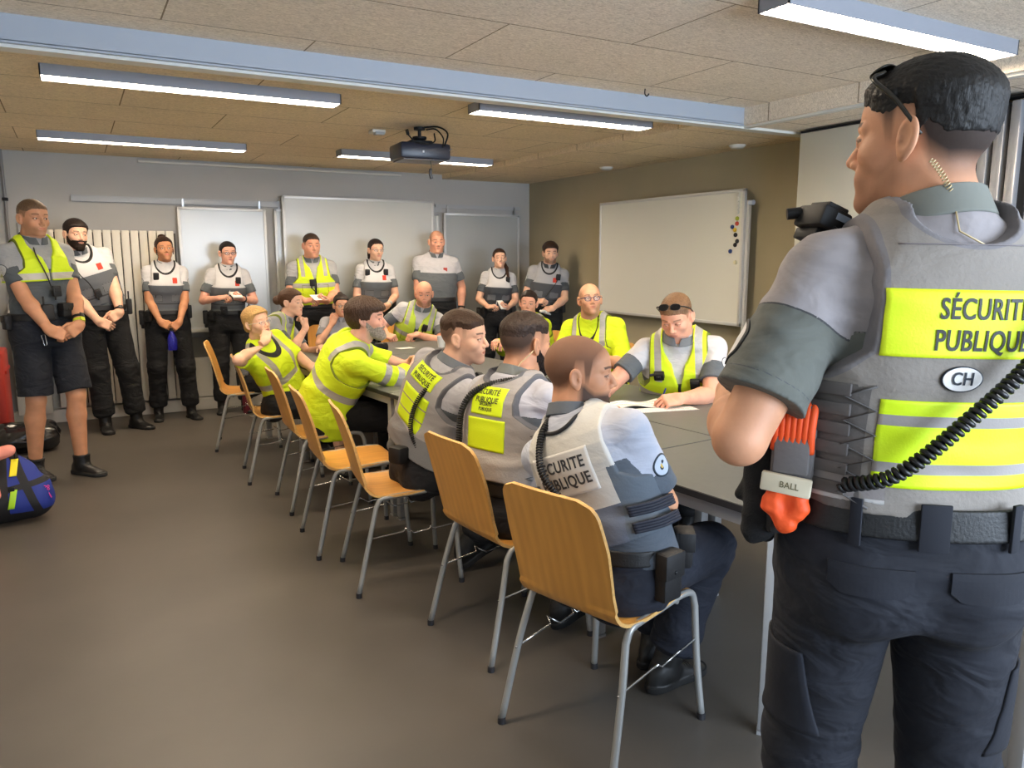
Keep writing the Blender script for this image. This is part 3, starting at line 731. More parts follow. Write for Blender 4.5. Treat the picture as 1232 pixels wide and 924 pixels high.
    def shoes(s, col='151515', shaft=.17, sole='0d0d0d', name='boot', sds='RL'):
        for sd in sds:
            f = s.ff[sd]; k = f.s; c = f.w((0, .05, .08)); F = Field(c-.22*k, c+.24*k, min(s.res, .005))
            up = nrm(s.K[sd]-s.An[sd]); top = s.An[sd]+up*(shaft-.085)*k
            def fn(Q):
                x = Q[..., 0]; y = Q[..., 1]; z = Q[..., 2]
                wd = ipl(y, [-.08, -.03, .03, .10, .15, .2], [.030, .036, .036, .046, .044, .030])
                top_ = ipl(y, [-.09, -.05, .03, .08, .12, .17, .2], [.075, .09, .085, .062, .050, .038, .02])
                zz = np.clip((z-.0)/top_, 0, 1.5); pr = np.sqrt(np.clip(1-zz**2.6, 0, 1))*.75+.25
                d1 = np.abs(x)-wd*pr; d2 = z-top_; d3 = np.abs(y-.052)-.142
                u = smax(smax(d1, d2, .02), d3, .05)
                so = smax(smax(np.abs(x)-wd-.004, np.abs(y-.052)-.147, .05), np.abs(z-.012)-.012, .004)
                return smin(u, so, .002)*.8
            F.fr(f, fn, (0, .05, .05), .19, 0)
            if shaft > .1: F.cap(s.An[sd]-up*.02, top, .047*k, .053*k, .03)
            else: F.fr(f, lambda Q: -1*np.minimum(0, -E(Q, (0, -.02, .10), (.033, .042, .02))), (0, -.02, .10), .05, .0, sub=True)
            F.inter(lambda P: -(f.loc(P)[:, 2]), band=.05)
            if shaft > .1: F.inter(lambda P: (P-top.astype(F4))@up.astype(F4), band=.05)
            def lace(P):
                q = f.loc(P); m = (q[:, 1] > .02) & (q[:, 1] < .11) & (q[:, 2] > .05) & (np.abs(q[:, 0]) < .022)
                return np.where(m, -.002*np.sin(q[:, 1]*450), 0)
            F.warp(lace); V, Q = F.mesh(); q = f.loc(V.astype(F4))
            s.ob(name, (V, Q), mat('shoe_'+col+sole, col, .45, [('sole', sole, .8)], bump=.2, bscale=90), dict(sole=.024-q[:, 2]))
    def beltz(s, zc=.088, hw=.023, col='111214', off=.031, pouches=()):
        F = Field(*s.bounds([s.pf.w((0, 0, .08))], .30), min(s.res, .005))
        def fn(Q): 
            d = loft(Q, s.TP, off, s.fat*.4, w=.4+.6*s.w); return smax(np.abs(d+.002)-.0035, np.abs(Q[..., 2]-zc)-hw, .003)
        F.fr(s.pf, fn, (0, 0, zc), .27, 0); V, Q = F.mesh()
        o = s.ob('belt', (V, Q), mat('belt_'+col, col, .55, bump=.5, bscale=180)); s.parts['belt'] = o
        a = float(np.interp(zc, s.TP['z'], s.TP['a']))*(.4+.6*s.w)*(1+s.fat*.2)+off; b = float(np.interp(zc, s.TP['z'], s.TP['b']))*(.7+.3*s.w)*(1+s.fat*.22)+off
        for (nm, ang, hx, hy, hz, dz) in pouches:   # angle: 0 = front, 90 = person's right
            t = R_(ang); n = 2.35; cs, sn = math.cos(t), math.sin(t); r = (abs(sn/a)**n+abs(cs/b)**n)**(-1/n)
            N = nrm(A(sn/a, cs/b, 0)); p = A(sn*r, cs*r, zc+dz)+N*(hy+.001); rt = np.cross(N, A(0, 0, 1))
            Rl = np.stack([rt, N, A(0, 0, 1)], 1); Rw = s.pf.R@Rl; c = s.pf.w(p); k = s.k; g = mat('gear_black', '121214', .62, bump=.3, bscale=150)
            mb = MB(); mb.box(c, A(hx, hy, hz)*k, Rw, bev=min(hx, hy, hz)*.45*k)
            if nm == 'pouch': mb.box(c+Rw@A(0, hy*.35, hz*.45)*k, A(hx*1.06, hy*.85, hz*.5)*k, Rw, bev=.003)
            if nm == 'holster':
                mb.box(c+Rw@A(0, hy*.2, hz*1.0)*k, A(hx*.7, hy*.8, hz*.35)*k, Rw, bev=.006); mb.tube([c+Rw@A(0, 0, -hz*.9)*k, c+Rw@A(.01, 0, -hz*1.5)*k], .02*k, 10)
            if nm == 'radio':
                mb.tube([c+Rw@A(hx*.5, 0, hz)*k, c+Rw@A(hx*.5, 0, hz*2.0)*k], .006*k, 8)
            po = mb.build(nm, g, o, auto=40, origin=s.base)
            if nm == 'pouch':
                sb = MB().ball(c+Rw@A(0, hy*1.25, hz*.2)*k, (.006*k, .003*k, .006*k), Rw, 10); sb.build('snap', mat('snap', '3a3b3d', .3, metal=.8), po, smooth=True, origin=s.base)
        return o
    # ---- small things worn
    def on_chest(s, x, z, y=None, out=.0):
        """a point on the chest front at chest coordinates"""
        b = float(np.interp(z, s.T['z'], s.T['b'])); a = float(np.interp(z, s.T['z'], s.T['a']))*s.w
        yy = b*(1-min(abs(x)/a, .98)**2.35)**(1/2.35)*(.5+.5*s.w)*(1+s.fat*.6*math.exp(-((z-.06)/.16)**2))+out
        return s.cf.w((x, yy if y is None else y, z*s.zs))
    def mic(s, x=-.10, z=.30, out=.05, cord=None, name='radio_microphone', tilt=0):
        p = s.on_chest(x, z, out=out); k = s.k; R = s.cf.R@roty(R_(tilt)); mb = MB()
        mb.box(p, A(.025, .014, .034)*k, R, bev=.007); mb.box(p+R@A(0, .013, .008)*k, A(.017, .004, .017)*k, R, bev=.003)
        mb.tube([p+R@A(.008, 0, -.03)*k, p+R@A(.012, 0, -.055)*k], .006*k, 8)
        o = mb.build(name, mat('gear_black', '121214', .5, bump=.3, bscale=150), s.root, auto=40, origin=s.base)
        if cord:
            pts = [p+R@A(.01, 0, -.05)*k]+[s.on_chest(cx, cz, out=co) for cx, cz, co in cord]
            MB().tube(bez(pts, 8), .0042*k, 7).build('cord', mat('cord_black', '101012', .45), o, smooth=True, origin=s.base)
        return o
    def glasses(s, sun=False, up=False, col='1c1c20', r=(.021, .015), t=.0013):
        hf = s.hf; mb = MB(); ln = MB(); k = 1
        def P(x, y, z):
            if up: # pushed up on the head
                q = rotx(R_(up if up is not True else 52))@A(x, y+.004, z)+A(0, .0, .0); return hf.w(q+A(0, .0, .008))
            return hf.w((x, y, z))
        y0 = .1015 if not up else .110
        for sg in (1, -1):
            ring = []
            for i in range(28):
                a = 2*PI*i/28; x = r[0]*abs(math.cos(a))**.8*np.sign(math.cos(a)); z = r[1]*abs(math.sin(a))**.8*np.sign(math.sin(a))
                xx = sg*.031+x; ring.append(P(xx, y0-.05*abs(xx)**1.2*1.6-(0 if xx*sg > .0 else 0), z-.002))
            mb.tube(ring, t*(1.6 if sun else 1)*hf.s, 6, closed=True); c = np.mean(ring, 0)
            base = len(ln.v); fw = hf.d((0, 1, 0)); cc = c+(fw*.002)
            ln.add([cc]+ring, [(0, 1+i, 1+(i+1) % 28) for i in range(28)])
            ln.add([cc-fw*.0015]+[q-fw*.0012 for q in ring], [(0, 1+(i+1) % 28, 1+i) for i in range(28)])
            if up:
                q0 = P(sg*.054, y0-.012, .006); pts = bez([q0, hf.w((sg*.076, .050, .088)), hf.w((sg*.087, .014, .056)), hf.w((sg*.0885, -.010, .026)), hf.w((sg*.085, -.030, -.004))], 5)
                mb.tube(pts, list(np.linspace(.0042, .0030, len(pts))), 8); continue
            mb.tube([P(sg*.052, y0-.008, .006), P(sg*.072, .075 if not up else .085, .006), P(sg*.083, .03, .006), P(sg*.084, -.004, .004), P(sg*.081, -.03, -.012)], [t*1.3]*5 if not sun else [.0035, .0045, .004, .0035, .003], 8)
        mb.tube([P(.0105, y0-.001, .003), P(0, y0+.002, .005), P(-.0105, y0-.001, .003)], t*1.3, 6)
        o = mb.build('sunglasses' if sun else 'glasses', mat('frame_'+col, col, .3), s.root, smooth=True, origin=s.base)
        if sun: lm = mat('lens_dark', '0a0a0c', .08, spec=.8)
        else:
            lm = mat('lens_clear', 'dfe8ee', .05); lm.node_tree.nodes['Principled BSDF'].inputs['Alpha'].default_value = .10
        ln.build('lens', lm, o, smooth=True, origin=s.base); return o
    def watch(s, sd, col='141416', back=.035, name='wristwatch'):
        hf = s.hh[sd]; e = s.Eb[sd]; w = s.W[sd]; ax = nrm(w-e); c = w-ax*back*s.k
        rr = .0275*s.k*(.9 if s.fem else 1)+ (.0455-.0265)*s.k*back/.18*.8
        t1 = nrm(np.cross(ax, hf.R[:, 2])); t2 = np.cross(t1, ax); pts = [c+rr*1.10*(math.cos(a)*t1+math.sin(a)*t2) for a in np.linspace(0, 2*PI, 24, endpoint=False)]
        mb = MB()
        for off in (-.007, -.0025, .0025, .007): mb.tube([p+ax*off for p in pts], .0028, 6, closed=True)
        if t2@hf.R[:, 2] < 0: t2 = -t2
        mb.box(c+t2*rr*1.18, (.016, .016, .005), np.stack([t1, ax, t2], 1), bev=.003)
        return mb.build(name, mat('watch_'+col, col, .35), s.root, auto=40, origin=s.base)

def bvh_of(o):
    me = o.data; n = len(me.vertices); co = np.empty(n*3, F4); me.vertices.foreach_get('co', co)
    off = np.array(o.parent.location if o.parent else (0, 0, 0)); V = co.reshape(-1, 3)+off
    return BVHTree.FromPolygons([tuple(map(float, v)) for v in V], [tuple(p.vertices) for p in me.polygons])
def drape(tree, uv, o, eu, ev, dirn, off=.002, start=.25):
    """project 2-D points on to a surface along dirn"""
    out = []; last = None
    for u, v in uv:
        p = o+eu*u+ev*v-dirn*start; h = tree.ray_cast(Vector(p), Vector(dirn), start*2.5)
        if h[0] is not None: q = np.array(h[0]); last = (q-p)@dirn; out.append(q-dirn*off)
        else: out.append(p+dirn*((last or start)-off))
    return np.array(out)
def patch(tree, o, eu, ev, dirn, hw, hh, nx, ny, off=.002, shape=None):
    uv = []; Fs = []
    if shape == 'disc':
        uv = [(0, 0)]; R = ny; n = nx
        for r in range(1, R+1):
            for i in range(n): a = 2*PI*i/n; uv.append((hw*r/R*math.cos(a), hh*r/R*math.sin(a)))
        Fs = [(0, 1+i, 1+(i+1) % n) for i in range(n)]+[(1+(r-1)*n+i, 1+r*n+i, 1+r*n+(i+1) % n, 1+(r-1)*n+(i+1) % n) for r in range(1, R) for i in range(n)]
        rim = [1+(R-1)*n+i for i in range(n)]
    else:
        for j in range(ny+1):
            for i in range(nx+1): uv.append((-hw+2*hw*i/nx, -hh+2*hh*j/ny))
        W = nx+1
        Fs = [(j*W+i, j*W+i+1, (j+1)*W+i+1, (j+1)*W+i) for j in range(ny) for i in range(nx)]
        rim = [i for i in range(W)]+[j*W+nx for j in range(1, ny+1)]+[ny*W+i for i in range(nx-1, -1, -1)]+[j*W for j in range(ny-1, 0, -1)]
    V = drape(tree, uv, o, eu, ev, dirn, off); n = len(V)
    B = V+dirn*off*.9; Fs = list(Fs)+[tuple(i+n for i in f[::-1]) for f in Fs]+[(rim[i], rim[i]+n, rim[(i+1) % len(rim)]+n, rim[(i+1) % len(rim)]) for i in range(len(rim))]
    return np.concatenate([V, B]), Fs, np.array(uv+uv)
_txt = {}
def text2d(body, size, align='CENTER', cond=.86, bold=0.012):
    key = (body, size, align, cond)
    if key in _txt: return _txt[key]
    cu = bpy.data.curves.new('t', 'FONT'); cu.body = body; cu.size = size; cu.align_x = align; cu.align_y = 'CENTER'; cu.space_character = 1.06; cu.offset = bold*size; cu.resolution_u = 4
    ob = bpy.data.objects.new('t', cu); COL.objects.link(ob); bpy.context.view_layer.update()
    dg = bpy.context.evaluated_depsgraph_get(); me = bpy.data.meshes.new_from_object(ob.evaluated_get(dg))
    bm = bmesh.new(); bm.from_mesh(me); bmesh.ops.triangulate(bm, faces=bm.faces[:]); 
    for _ in range(3):
        L = [e for e in bm.edges if e.calc_length() > size*.28]
        if not L: break
        bmesh.ops.subdivide_edges(bm, edges=L, cuts=1); bmesh.ops.triangulate(bm, faces=bm.faces[:])
    bm.verts.ensure_lookup_table(); bm.verts.index_update()
    V = [(v.co.x*cond, v.co.y) for v in bm.verts]; Fs = [[v.index for v in f.verts] for f in bm.faces]; bm.free()
    bpy.data.objects.remove(ob); bpy.data.curves.remove(cu); bpy.data.meshes.remove(me)
    _txt[key] = (V, Fs); return V, Fs
def lettering(tree, lines, size, gap, o, eu, ev, dirn, parent, base, col='26282a', off=.0035, name='lettering', cond=.86, bold=.012):
    V = []; Fs = []
    for i, t in enumerate(lines):
        uv, f = text2d(t, size, cond=cond, bold=bold); n = len(V); y = (len(lines)-1)*gap/2-i*gap
        V += [(a, b+y) for a, b in uv]; Fs += [tuple(j+n for j in ff) for ff in f]
    W = drape(tree, V, o, eu, ev, dirn, off); n = len(W); B = W+dirn*.0008
    ed = {}
    for f in Fs:
        for a, b in zip(f, f[1:]+f[:1]): ed[(a, b)] = 1
    side = [(a, a+n, b+n, b) for (a, b) in ed if (b, a) not in ed]
    return mk(name, np.concatenate([W, B]), Fs+[tuple(i+n for i in f[::-1]) for f in Fs]+side, mat('letters_'+col, col, .6), parent, smooth=False, origin=base)
# ------------------------------------------------------------------ the room
def st(name, mb, m, auto=None):
    o = mb.build(name, m, auto=auto); o['kind'] = 'structure'; return o
def nodes_mat(name):
    m = bpy.data.materials.new(name); m.use_nodes = True; return m, m.node_tree.nodes, m.node_tree.links, m.node_tree.nodes['Principled BSDF']
def woodwool(name, base, bx, by, off=(0, 0, 0)):
    m, N, L, b = nodes_mat(name); b.inputs['Roughness'].default_value = .95; b.inputs['Specular IOR Level'].default_value = .1
    tc = N.new('ShaderNodeTexCoord'); mp = N.new('ShaderNodeMapping'); mp.inputs['Location'].default_value = off; L.new(tc.outputs['Object'], mp.inputs[0])
    br = N.new('ShaderNodeTexBrick'); br.inputs['Scale'].default_value = 1; br.inputs['Mortar Size'].default_value = .0035; br.inputs['Brick Width'].default_value = bx; br.inputs['Row Height'].default_value = by
    br.inputs['Mortar Smooth'].default_value = 0; br.inputs['Color1'].default_value = (1, 1, 1, 1); br.inputs['Color2'].default_value = (.93, .93, .93, 1); br.inputs['Mortar'].default_value = (.32, .28, .22, 1)
    L.new(mp.outputs[0], br.inputs[0])
    n1 = N.new('ShaderNodeTexNoise'); n1.inputs['Scale'].default_value = 55; n1.inputs['Detail'].default_value = 7; n1.inputs['Distortion'].default_value = 2.2
    m2 = N.new('ShaderNodeMapping'); m2.inputs['Scale'].default_value = (.55, 1.6, 1); L.new(tc.outputs['Object'], m2.inputs[0]); L.new(m2.outputs[0], n1.inputs[0])
    cr = N.new('ShaderNodeValToRGB'); e = cr.color_ramp.elements; e[0].position = .30; e[1].position = .62
    c = srgb(base); e[0].color = (c[0]*.70, c[1]*.68, c[2]*.64, 1); e[1].color = (c[0]*1.12, c[1]*1.12, c[2]*1.12, 1); L.new(n1.outputs[0], cr.inputs[0])
    n2 = N.new('ShaderNodeTexNoise'); n2.inputs['Scale'].default_value = 1.3; L.new(tc.outputs['Object'], n2.inputs[0])
    mr = N.new('ShaderNodeMapRange'); mr.inputs[3].default_value = .9; mr.inputs[4].default_value = 1.1; L.new(n2.outputs[0], mr.inputs[0])
    mx = N.new('ShaderNodeMix'); mx.data_type = 'RGBA'; mx.blend_type = 'MULTIPLY'; mx.inputs[0].default_value = 1; L.new(cr.outputs[0], mx.inputs[6]); L.new(br.outputs[0], mx.inputs[7])
    vs = N.new('ShaderNodeVectorMath'); vs.operation = 'SCALE'; L.new(mx.outputs[2], vs.inputs[0]); L.new(mr.outputs[0], vs.inputs['Scale']); L.new(vs.outputs[0], b.inputs['Base Color'])
    bp = N.new('ShaderNodeBump'); bp.inputs['Strength'].default_value = .8; bp.inputs['Distance'].default_value = .004; L.new(n1.outputs[0], bp.inputs['Height']); L.new(bp.outputs[0], b.inputs['Normal'])
    return m
def wood(name, base='d29a4e'):
    m, N, L, b = nodes_mat(name); b.inputs['Roughness'].default_value = .38
    tc = N.new('ShaderNodeTexCoord'); mp = N.new('ShaderNodeMapping'); mp.inputs['Scale'].default_value = (9, 1.2, 1.2); L.new(tc.outputs['Object'], mp.inputs[0])
    n = N.new('ShaderNodeTexNoise'); n.inputs['Scale'].default_value = 2.2; n.inputs['Detail'].default_value = 4; n.inputs['Distortion'].default_value = .6; L.new(mp.outputs[0], n.inputs[0])
    w = N.new('ShaderNodeTexWave'); w.inputs['Scale'].default_value = .9; w.inputs['Distortion'].default_value = 9; w.inputs['Detail'].default_value = 3; w.inputs['Detail Scale'].default_value = .6; L.new(mp.outputs[0], w.inputs[0])
    cr = N.new('ShaderNodeValToRGB'); c = srgb(base); e = cr.color_ramp.elements; e[0].position = .2; e[1].position = .8
    e[0].color = (c[0]*.80, c[1]*.74, c[2]*.62, 1); e[1].color = (c[0]*1.12, c[1]*1.1, c[2]*1.05, 1)
    mx = N.new('ShaderNodeMix'); mx.data_type = 'FLOAT'; mx.inputs[0].default_value = .12; L.new(n.outputs[0], mx.inputs[2]); L.new(w.outputs[0], mx.inputs[3]); L.new(mx.outputs[0], cr.inputs[0])
    L.new(cr.outputs[0], b.inputs['Base Color']); return m

WW = woodwool('woodwool', 'ecdabc', 1.25, .62, (.3, .08, 0))
WW2 = woodwool('woodwool_near_lit', 'efe4d4', 1.3, .66, (.9, .25, 0))  # same boards as the far ceiling; the tint difference is painted light
M_wall = mat('paint_grey', 'b4b2ae', .85, mottle=.03, mscale=3, bump=.15, bscale=260)
M_wall_warm_lit = mat('paint_warm_lit', 'a59c83', .85, mottle=.03, mscale=3, bump=.15, bscale=260)  # olive-tan cast of the lighting put into the right wall's colour
M_white = mat('enamel_white', 'd2cfc6', .4, mottle=.02, mscale=5)
M_alu = mat('aluminium', 'b9b9b9', .35, metal=.7)
M_floor = mat('linoleum', '544f49', .42, mottle=.10, mscale=2.5, bump=.08, bscale=30, spec=.45)
M_dark = mat('black_plastic', '0e0f11', .6, spec=.35)
st('floor', MB().box((2.1, 3.0, -.05), (2.95, 5.4, .05)), M_floor)
st('wall_back', MB().box((2.1, 8.30, 1.3), (2.95, .1, 1.35)), M_wall)
st('wall_left', MB().box((-.72, 3.0, 1.3), (.1, 5.2, 1.35)), M_wall)
st('wall_right', MB().box((4.94, 3.0, 1.3), (.1, 5.2, 1.35)), M_wall_warm_lit)
# front wall, behind the camera, with a window band
fw = MB(); fw.box((2.1, -2.2, .45), (2.95, .1, .45)); fw.box((2.1, -2.2, 2.38), (2.95, .1, .12)); fw.box((-.05, -2.2, 1.58), (.75, .1, .70)); fw.box((4.75, -2.2, 1.58), (.25, .1, .70))
st('wall_front', fw, M_wall)
wf = MB()
for x in (.72, 1.98, 3.24, 4.48): wf.box((x, -2.2, 1.58), (.03, .05, .68))
for z in (.92, 2.24): wf.box((2.6, -2.2, z), (1.9, .05, .03))
st('window_1', wf, M_white)
# ceilings: the near field is raised, the strip along the right wall is lower
st('ceiling', MB().box((1.5, 6.15, 2.52), (2.2, 2.15, .10)), WW)
st('ceiling_near', MB().box((1.65, .85, 2.58), (2.40, 3.15, .10)), WW2)
st('ceiling_soffit', MB().box((4.31, 6.15, 2.47), (.61, 2.15, .10)), WW)
st('ceiling_soffit_near', MB().box((4.53, .90, 2.47), (.56, 3.06, .10)), WW2)
st('trim_beam', MB().box((1.66, 3.955, 2.43), (2.32, .035, .055)).box((1.66, 3.93, 2.372), (2.32, .010, .006)), mat('beam_paint', 'a3abb6', .45))
tr = MB(); tr.box((2.1, 4.02, 2.365), (2.9, .022, .010)); tr.box((4.02, 1.6, 2.365), (.022, 2.4, .010)); tr.box((2.1, 3.968, 2.364), (2.9, .022, .011))
st('trim_partition_track', tr, mat('track', 'd8d8d2', .4))
st('trim_track_slot', MB().box((2.1, 3.995, 2.366), (2.9, .006, .008)), M_dark)
# back wall base: cover panel, dark strip painted as a shadow, baseboard
st('trim_cover_panel', MB().box((2.80, 8.165, .325), (1.90, .035, .195), bev=.004), M_white)
st('trim_shadow_band', MB().box((2.80, 8.19, .62), (1.90, .015, .10)), mat('band_shadow_grey', '6f6d68', .7))
st('baseboard_back', MB().box((2.1, 8.16, .06), (2.7, .045, .06), bev=.006), M_white)
st('baseboard_right', MB().box((4.82, 6.2, .05), (.02, 2.0, .05)), M_white)
st('trim_picture_rail', MB().box((1.85, 8.185, 2.03), (1.82, .018, .028)).box((1.85, 8.165, 2.05), (1.82, .008, .006)).box((1.85, 8.165, 2.01), (1.82, .008, .006)).box((4.15, 8.185, 2.07), (.55, .018, .02)), mat('rail_grey', 'aeb0b2', .45))
st('trim_cornice', MB().tube([(.60, 8.17, 2.385), (3.2, 8.17, 2.385)], .014, 10), M_white, 60)

# radiator with vertical fins
rad = empty('radiator', (.36, 8.10, 0), 'tall white vertical panel radiator on the back wall behind the standing people', 'radiator')
rb = MB(); x = -.20
while x < .84:
    rb.box((x+.035, 8.075, .945), (.0335, .022, .80), bev=.006); x += .0755
rb.build('fin_panel', mat('radiator_white', 'd8d3c6', .33), rad, auto=40, origin=(.36, 8.10, 0))
MB().box((.34, 8.11, .945), (.53, .012, .78)).box((.36, 8.14, 1.6), (.5, .03, .02)).box((.36, 8.14, .25), (.5, .03, .02)).build('back_plate', mat('radiator_dark', '3a3530', .7), rad, origin=(.36, 8.10, 0))
# conduits and junction box in the left corner
cd = empty('conduit', (-.45, 8.17, 0), 'thin grey conduit pipe running down the back wall in the left corner', 'pipe')
MB().tube([(-.47, 8.17, 2.42), (-.47, 8.17, 1.30)], .012, 10).tube([(-.40, 8.18, 1.8), (-.40, 8.18, 1.3)], .007, 8).build('pipe', mat('pipe_grey', '8d8a88', .5), cd, auto=60, origin=(-.45, 8.17, 0))
for z_ in (2.0, 1.55): MB().box((-.47, 8.17, z_), (.022, .016, .014), bev=.003).build('clip', M_dark, cd, origin=(-.45, 8.17, 0))
jb = MB().box((-.44, 8.15, 1.22), (.06, .05, .07), bev=.012); tag(jb.build('junction_box', M_white, auto=40), 'small cream wall box under the conduit in the left corner', 'box')
col = MB().box((-.36, 8.13, .60), (.10, .07, .50), bev=.008).box((-.50, 8.13, .60), (.03, .07, .50), bev=.006); tag(col.build('pipe_cover', M_white, auto=40), 'cream boxed-in pipe cover beside the radiator at the left edge', 'cover')
rp = MB().box((-.575, 7.45, .40), (.035, .26, .36), bev=.02); rp.box((-.535, 7.45, .60), (.008, .20, .012)); tag(rp.build('red_panel', mat('red_panel', 'b4352c', .5), auto=40), 'red upright panel standing against the left wall at the picture edge', 'panel')

# whiteboards on the back wall
M_board = mat('board_white', 'c6c8c5', .22, spec=.6, mottle=.015, mscale=2)
M_board2 = mat('board_grey', 'a9acab', .25, spec=.6, mottle=.02, mscale=2)
M_frame = mat('board_frame', 'cfd0cf', .4, metal=.3)
def board(label, x0, x1, z0, z1, y, tray=True, hang=True, m=None, grp=None):
    o0 = ((x0+x1)/2, y, 0); r = empty('whiteboard', o0, label, 'whiteboard', grp)
    MB().box(((x0+x1)/2, y, (z0+z1)/2), ((x1-x0)/2-.01, .007, (z1-z0)/2-.01)).build('board_surface', m or M_board, r, origin=o0)
    f = MB(); t = .014
    f.box(((x0+x1)/2, y, z1-t/2), ((x1-x0)/2, .013, t), bev=.003).box(((x0+x1)/2, y, z0+t/2), ((x1-x0)/2, .013, t), bev=.003)
    f.box((x0+t/2, y, (z0+z1)/2), (t, .013, (z1-z0)/2), bev=.003).box((x1-t/2, y, (z0+z1)/2), (t, .013, (z1-z0)/2), bev=.003)
    f.build('frame', M_frame, r, auto=40, origin=o0)
    if tray: MB().box(((x0+x1)/2, y-.045, z0-.012), ((x1-x0)/2-.03, .045, .008), bev=.003).box(((x0+x1)/2, y-.088, z0-.004), ((x1-x0)/2-.03, .004, .016), bev=.002).build('pen_tray', M_white, r, auto=40, origin=o0)
    if hang:
        for hx in (x0+.05, x1-.05): MB().box((hx, y+.01, z1+.04), (.009, .006, .045)).tube([(hx, y+.005, z1+.08), (hx, y+.035, z1+.09)], .007, 8).build('hanger', M_alu, r, auto=40, origin=o0)
    return r
board('medium whiteboard hanging from the rail behind the note-taking woman', .91, 1.72, .80, 1.97, 8.135)
board('narrow whiteboard half hidden behind the large central one, its edges showing on both sides', 1.82, 3.63, .86, 1.98, 8.165, tray=False)
board('large central whiteboard standing highest on the back wall', 1.89, 3.54, .84, 2.11, 8.10, hang=False)
board('grey whiteboard at the right end of the back wall', 3.69, 4.66, .80, 1.99, 8.14, m=M_board2)
# mobile whiteboard by the right wall
bo = (4.72, 5.6, 0); mbd = empty('mobile_whiteboard', bo, 'big mobile whiteboard on legs standing along the right wall', 'whiteboard')
MB().box((4.72, 5.585, 1.49), (.008, .975, .535)).build('board_surface', mat('board_lit', 'dcdcd3', .3, mottle=.01, mscale=2), mbd, origin=bo)  # paler copy of the board white, its lighting put into the colour
f = MB()
for z in (.955, 2.03): f.box((4.72, 5.585, z), (.015, .985, .013), bev=.004)
for y in (4.612, 6.557): f.box((4.72, y, 1.49), (.015, .012, .55), bev=.004)
f.build('frame', M_frame, mbd, auto=40, origin=bo)
for y in (4.585, 6.585):
    l = MB(); l.box((4.745, y, 1.0), (.016, .014, .95), bev=.004); l.box((4.66, y, .07), (.17, .018, .016), bev=.005); l.build('leg', M_frame, mbd, auto=40, origin=bo)
    for xx in (4.50, 4.81): MB().lathe([(.001, -.012), (.03, -.012), (.03, .012), (.001, .012)], (xx, y, .03), 16, rotx(PI/2)).build('caster', M_dark, mbd, auto=40, origin=bo)
MB().tube([(4.735, 4.57, 1.93), (4.735, 4.53, 1.93)], .02, 14).build('pivot_knob', mat('knob', 'c3cfe0', .4), mbd, auto=50, origin=bo)
mg = [(4.67, 2.00, 'white'), (4.67, 1.965, 'white'), (4.67, 1.93, 'white'), (4.67, 1.895, 'white'), (4.67, 1.86, 'white'), (4.67, 1.81, 'green'), (4.67, 1.77, 'red'), (4.69, 1.72, 'yellow'), (4.72, 1.745, 'blue'), (4.68, 1.68, 'black'), (4.66, 1.63, 'black'), (4.68, 1.60, 'black'), (4.73, 1.55, 'blue'), (4.67, 1.46, 'cream')]
mc = dict(white='d9d9d0', green='a9b83a', red='b8402e', yellow='d8b52a', blue='27407a', black='18181a', cream='ddd8b8')
ml = dict(white='small white magnet in the column at the top right of the mobile board', green='yellow-green magnet above the red one on the mobile board', red='red round magnet on the mobile whiteboard edge', yellow='yellow magnet below the red one on the mobile board',
          black='black magnet in the cluster of black ones on the mobile board', cream='lone cream magnet lowest on the mobile board')
for y, z, c in mg:
    o = MB().lathe([(.001, -.006), (.017, -.006), (.018, .0), (.015, .006), (.001, .007)], (4.704, y, z), 14, roty(-PI/2)).build('magnet', mat('magnet_'+c, mc[c], .4), auto=50)
    lb = ml.get(c) or ('blue magnet just left of the yellow one' if z > 1.7 else 'blue magnet lower than the black cluster')
    tag(o, lb, 'magnet', {'white': 'white magnets at the top of the mobile board', 'black': 'black magnets in a cluster'}.get(c))

# folded partition wall at the right
ps = empty('folding_partition', (4.5, 3.2, 0), 'folded white partition panels parked at the right behind the standing officer', 'partition')
MB().box((4.49, 3.29, 1.18), (.03, .58, 1.165), bev=.004).build('panel', mat('partition_cream', 'c9c8bd', .5), ps, auto=40, origin=(4.5, 3.2, 0))
for i, y in enumerate((2.68, 2.60, 2.52, 2.44)):
    MB().box((4.49, y, 1.17), (.035, .026, 1.16), bev=.006).build('panel_edge', mat('edge_alu', 'a9abb0', .35, metal=.5), ps, auto=40, origin=(4.5, 3.2, 0))
MB().box((4.52, 2.58, 1.17), (.02, .20, 1.15)).box((4.49, 3.1, 2.352), (.04, .76, .006)).build('gasket', M_dark, ps, origin=(4.5, 3.2, 0))
st('wall_pier', MB().box((4.68, .2, 1.2), (.16, 2.2, 1.2)), mat('paint_blue_grey', '9da0a6', .8))

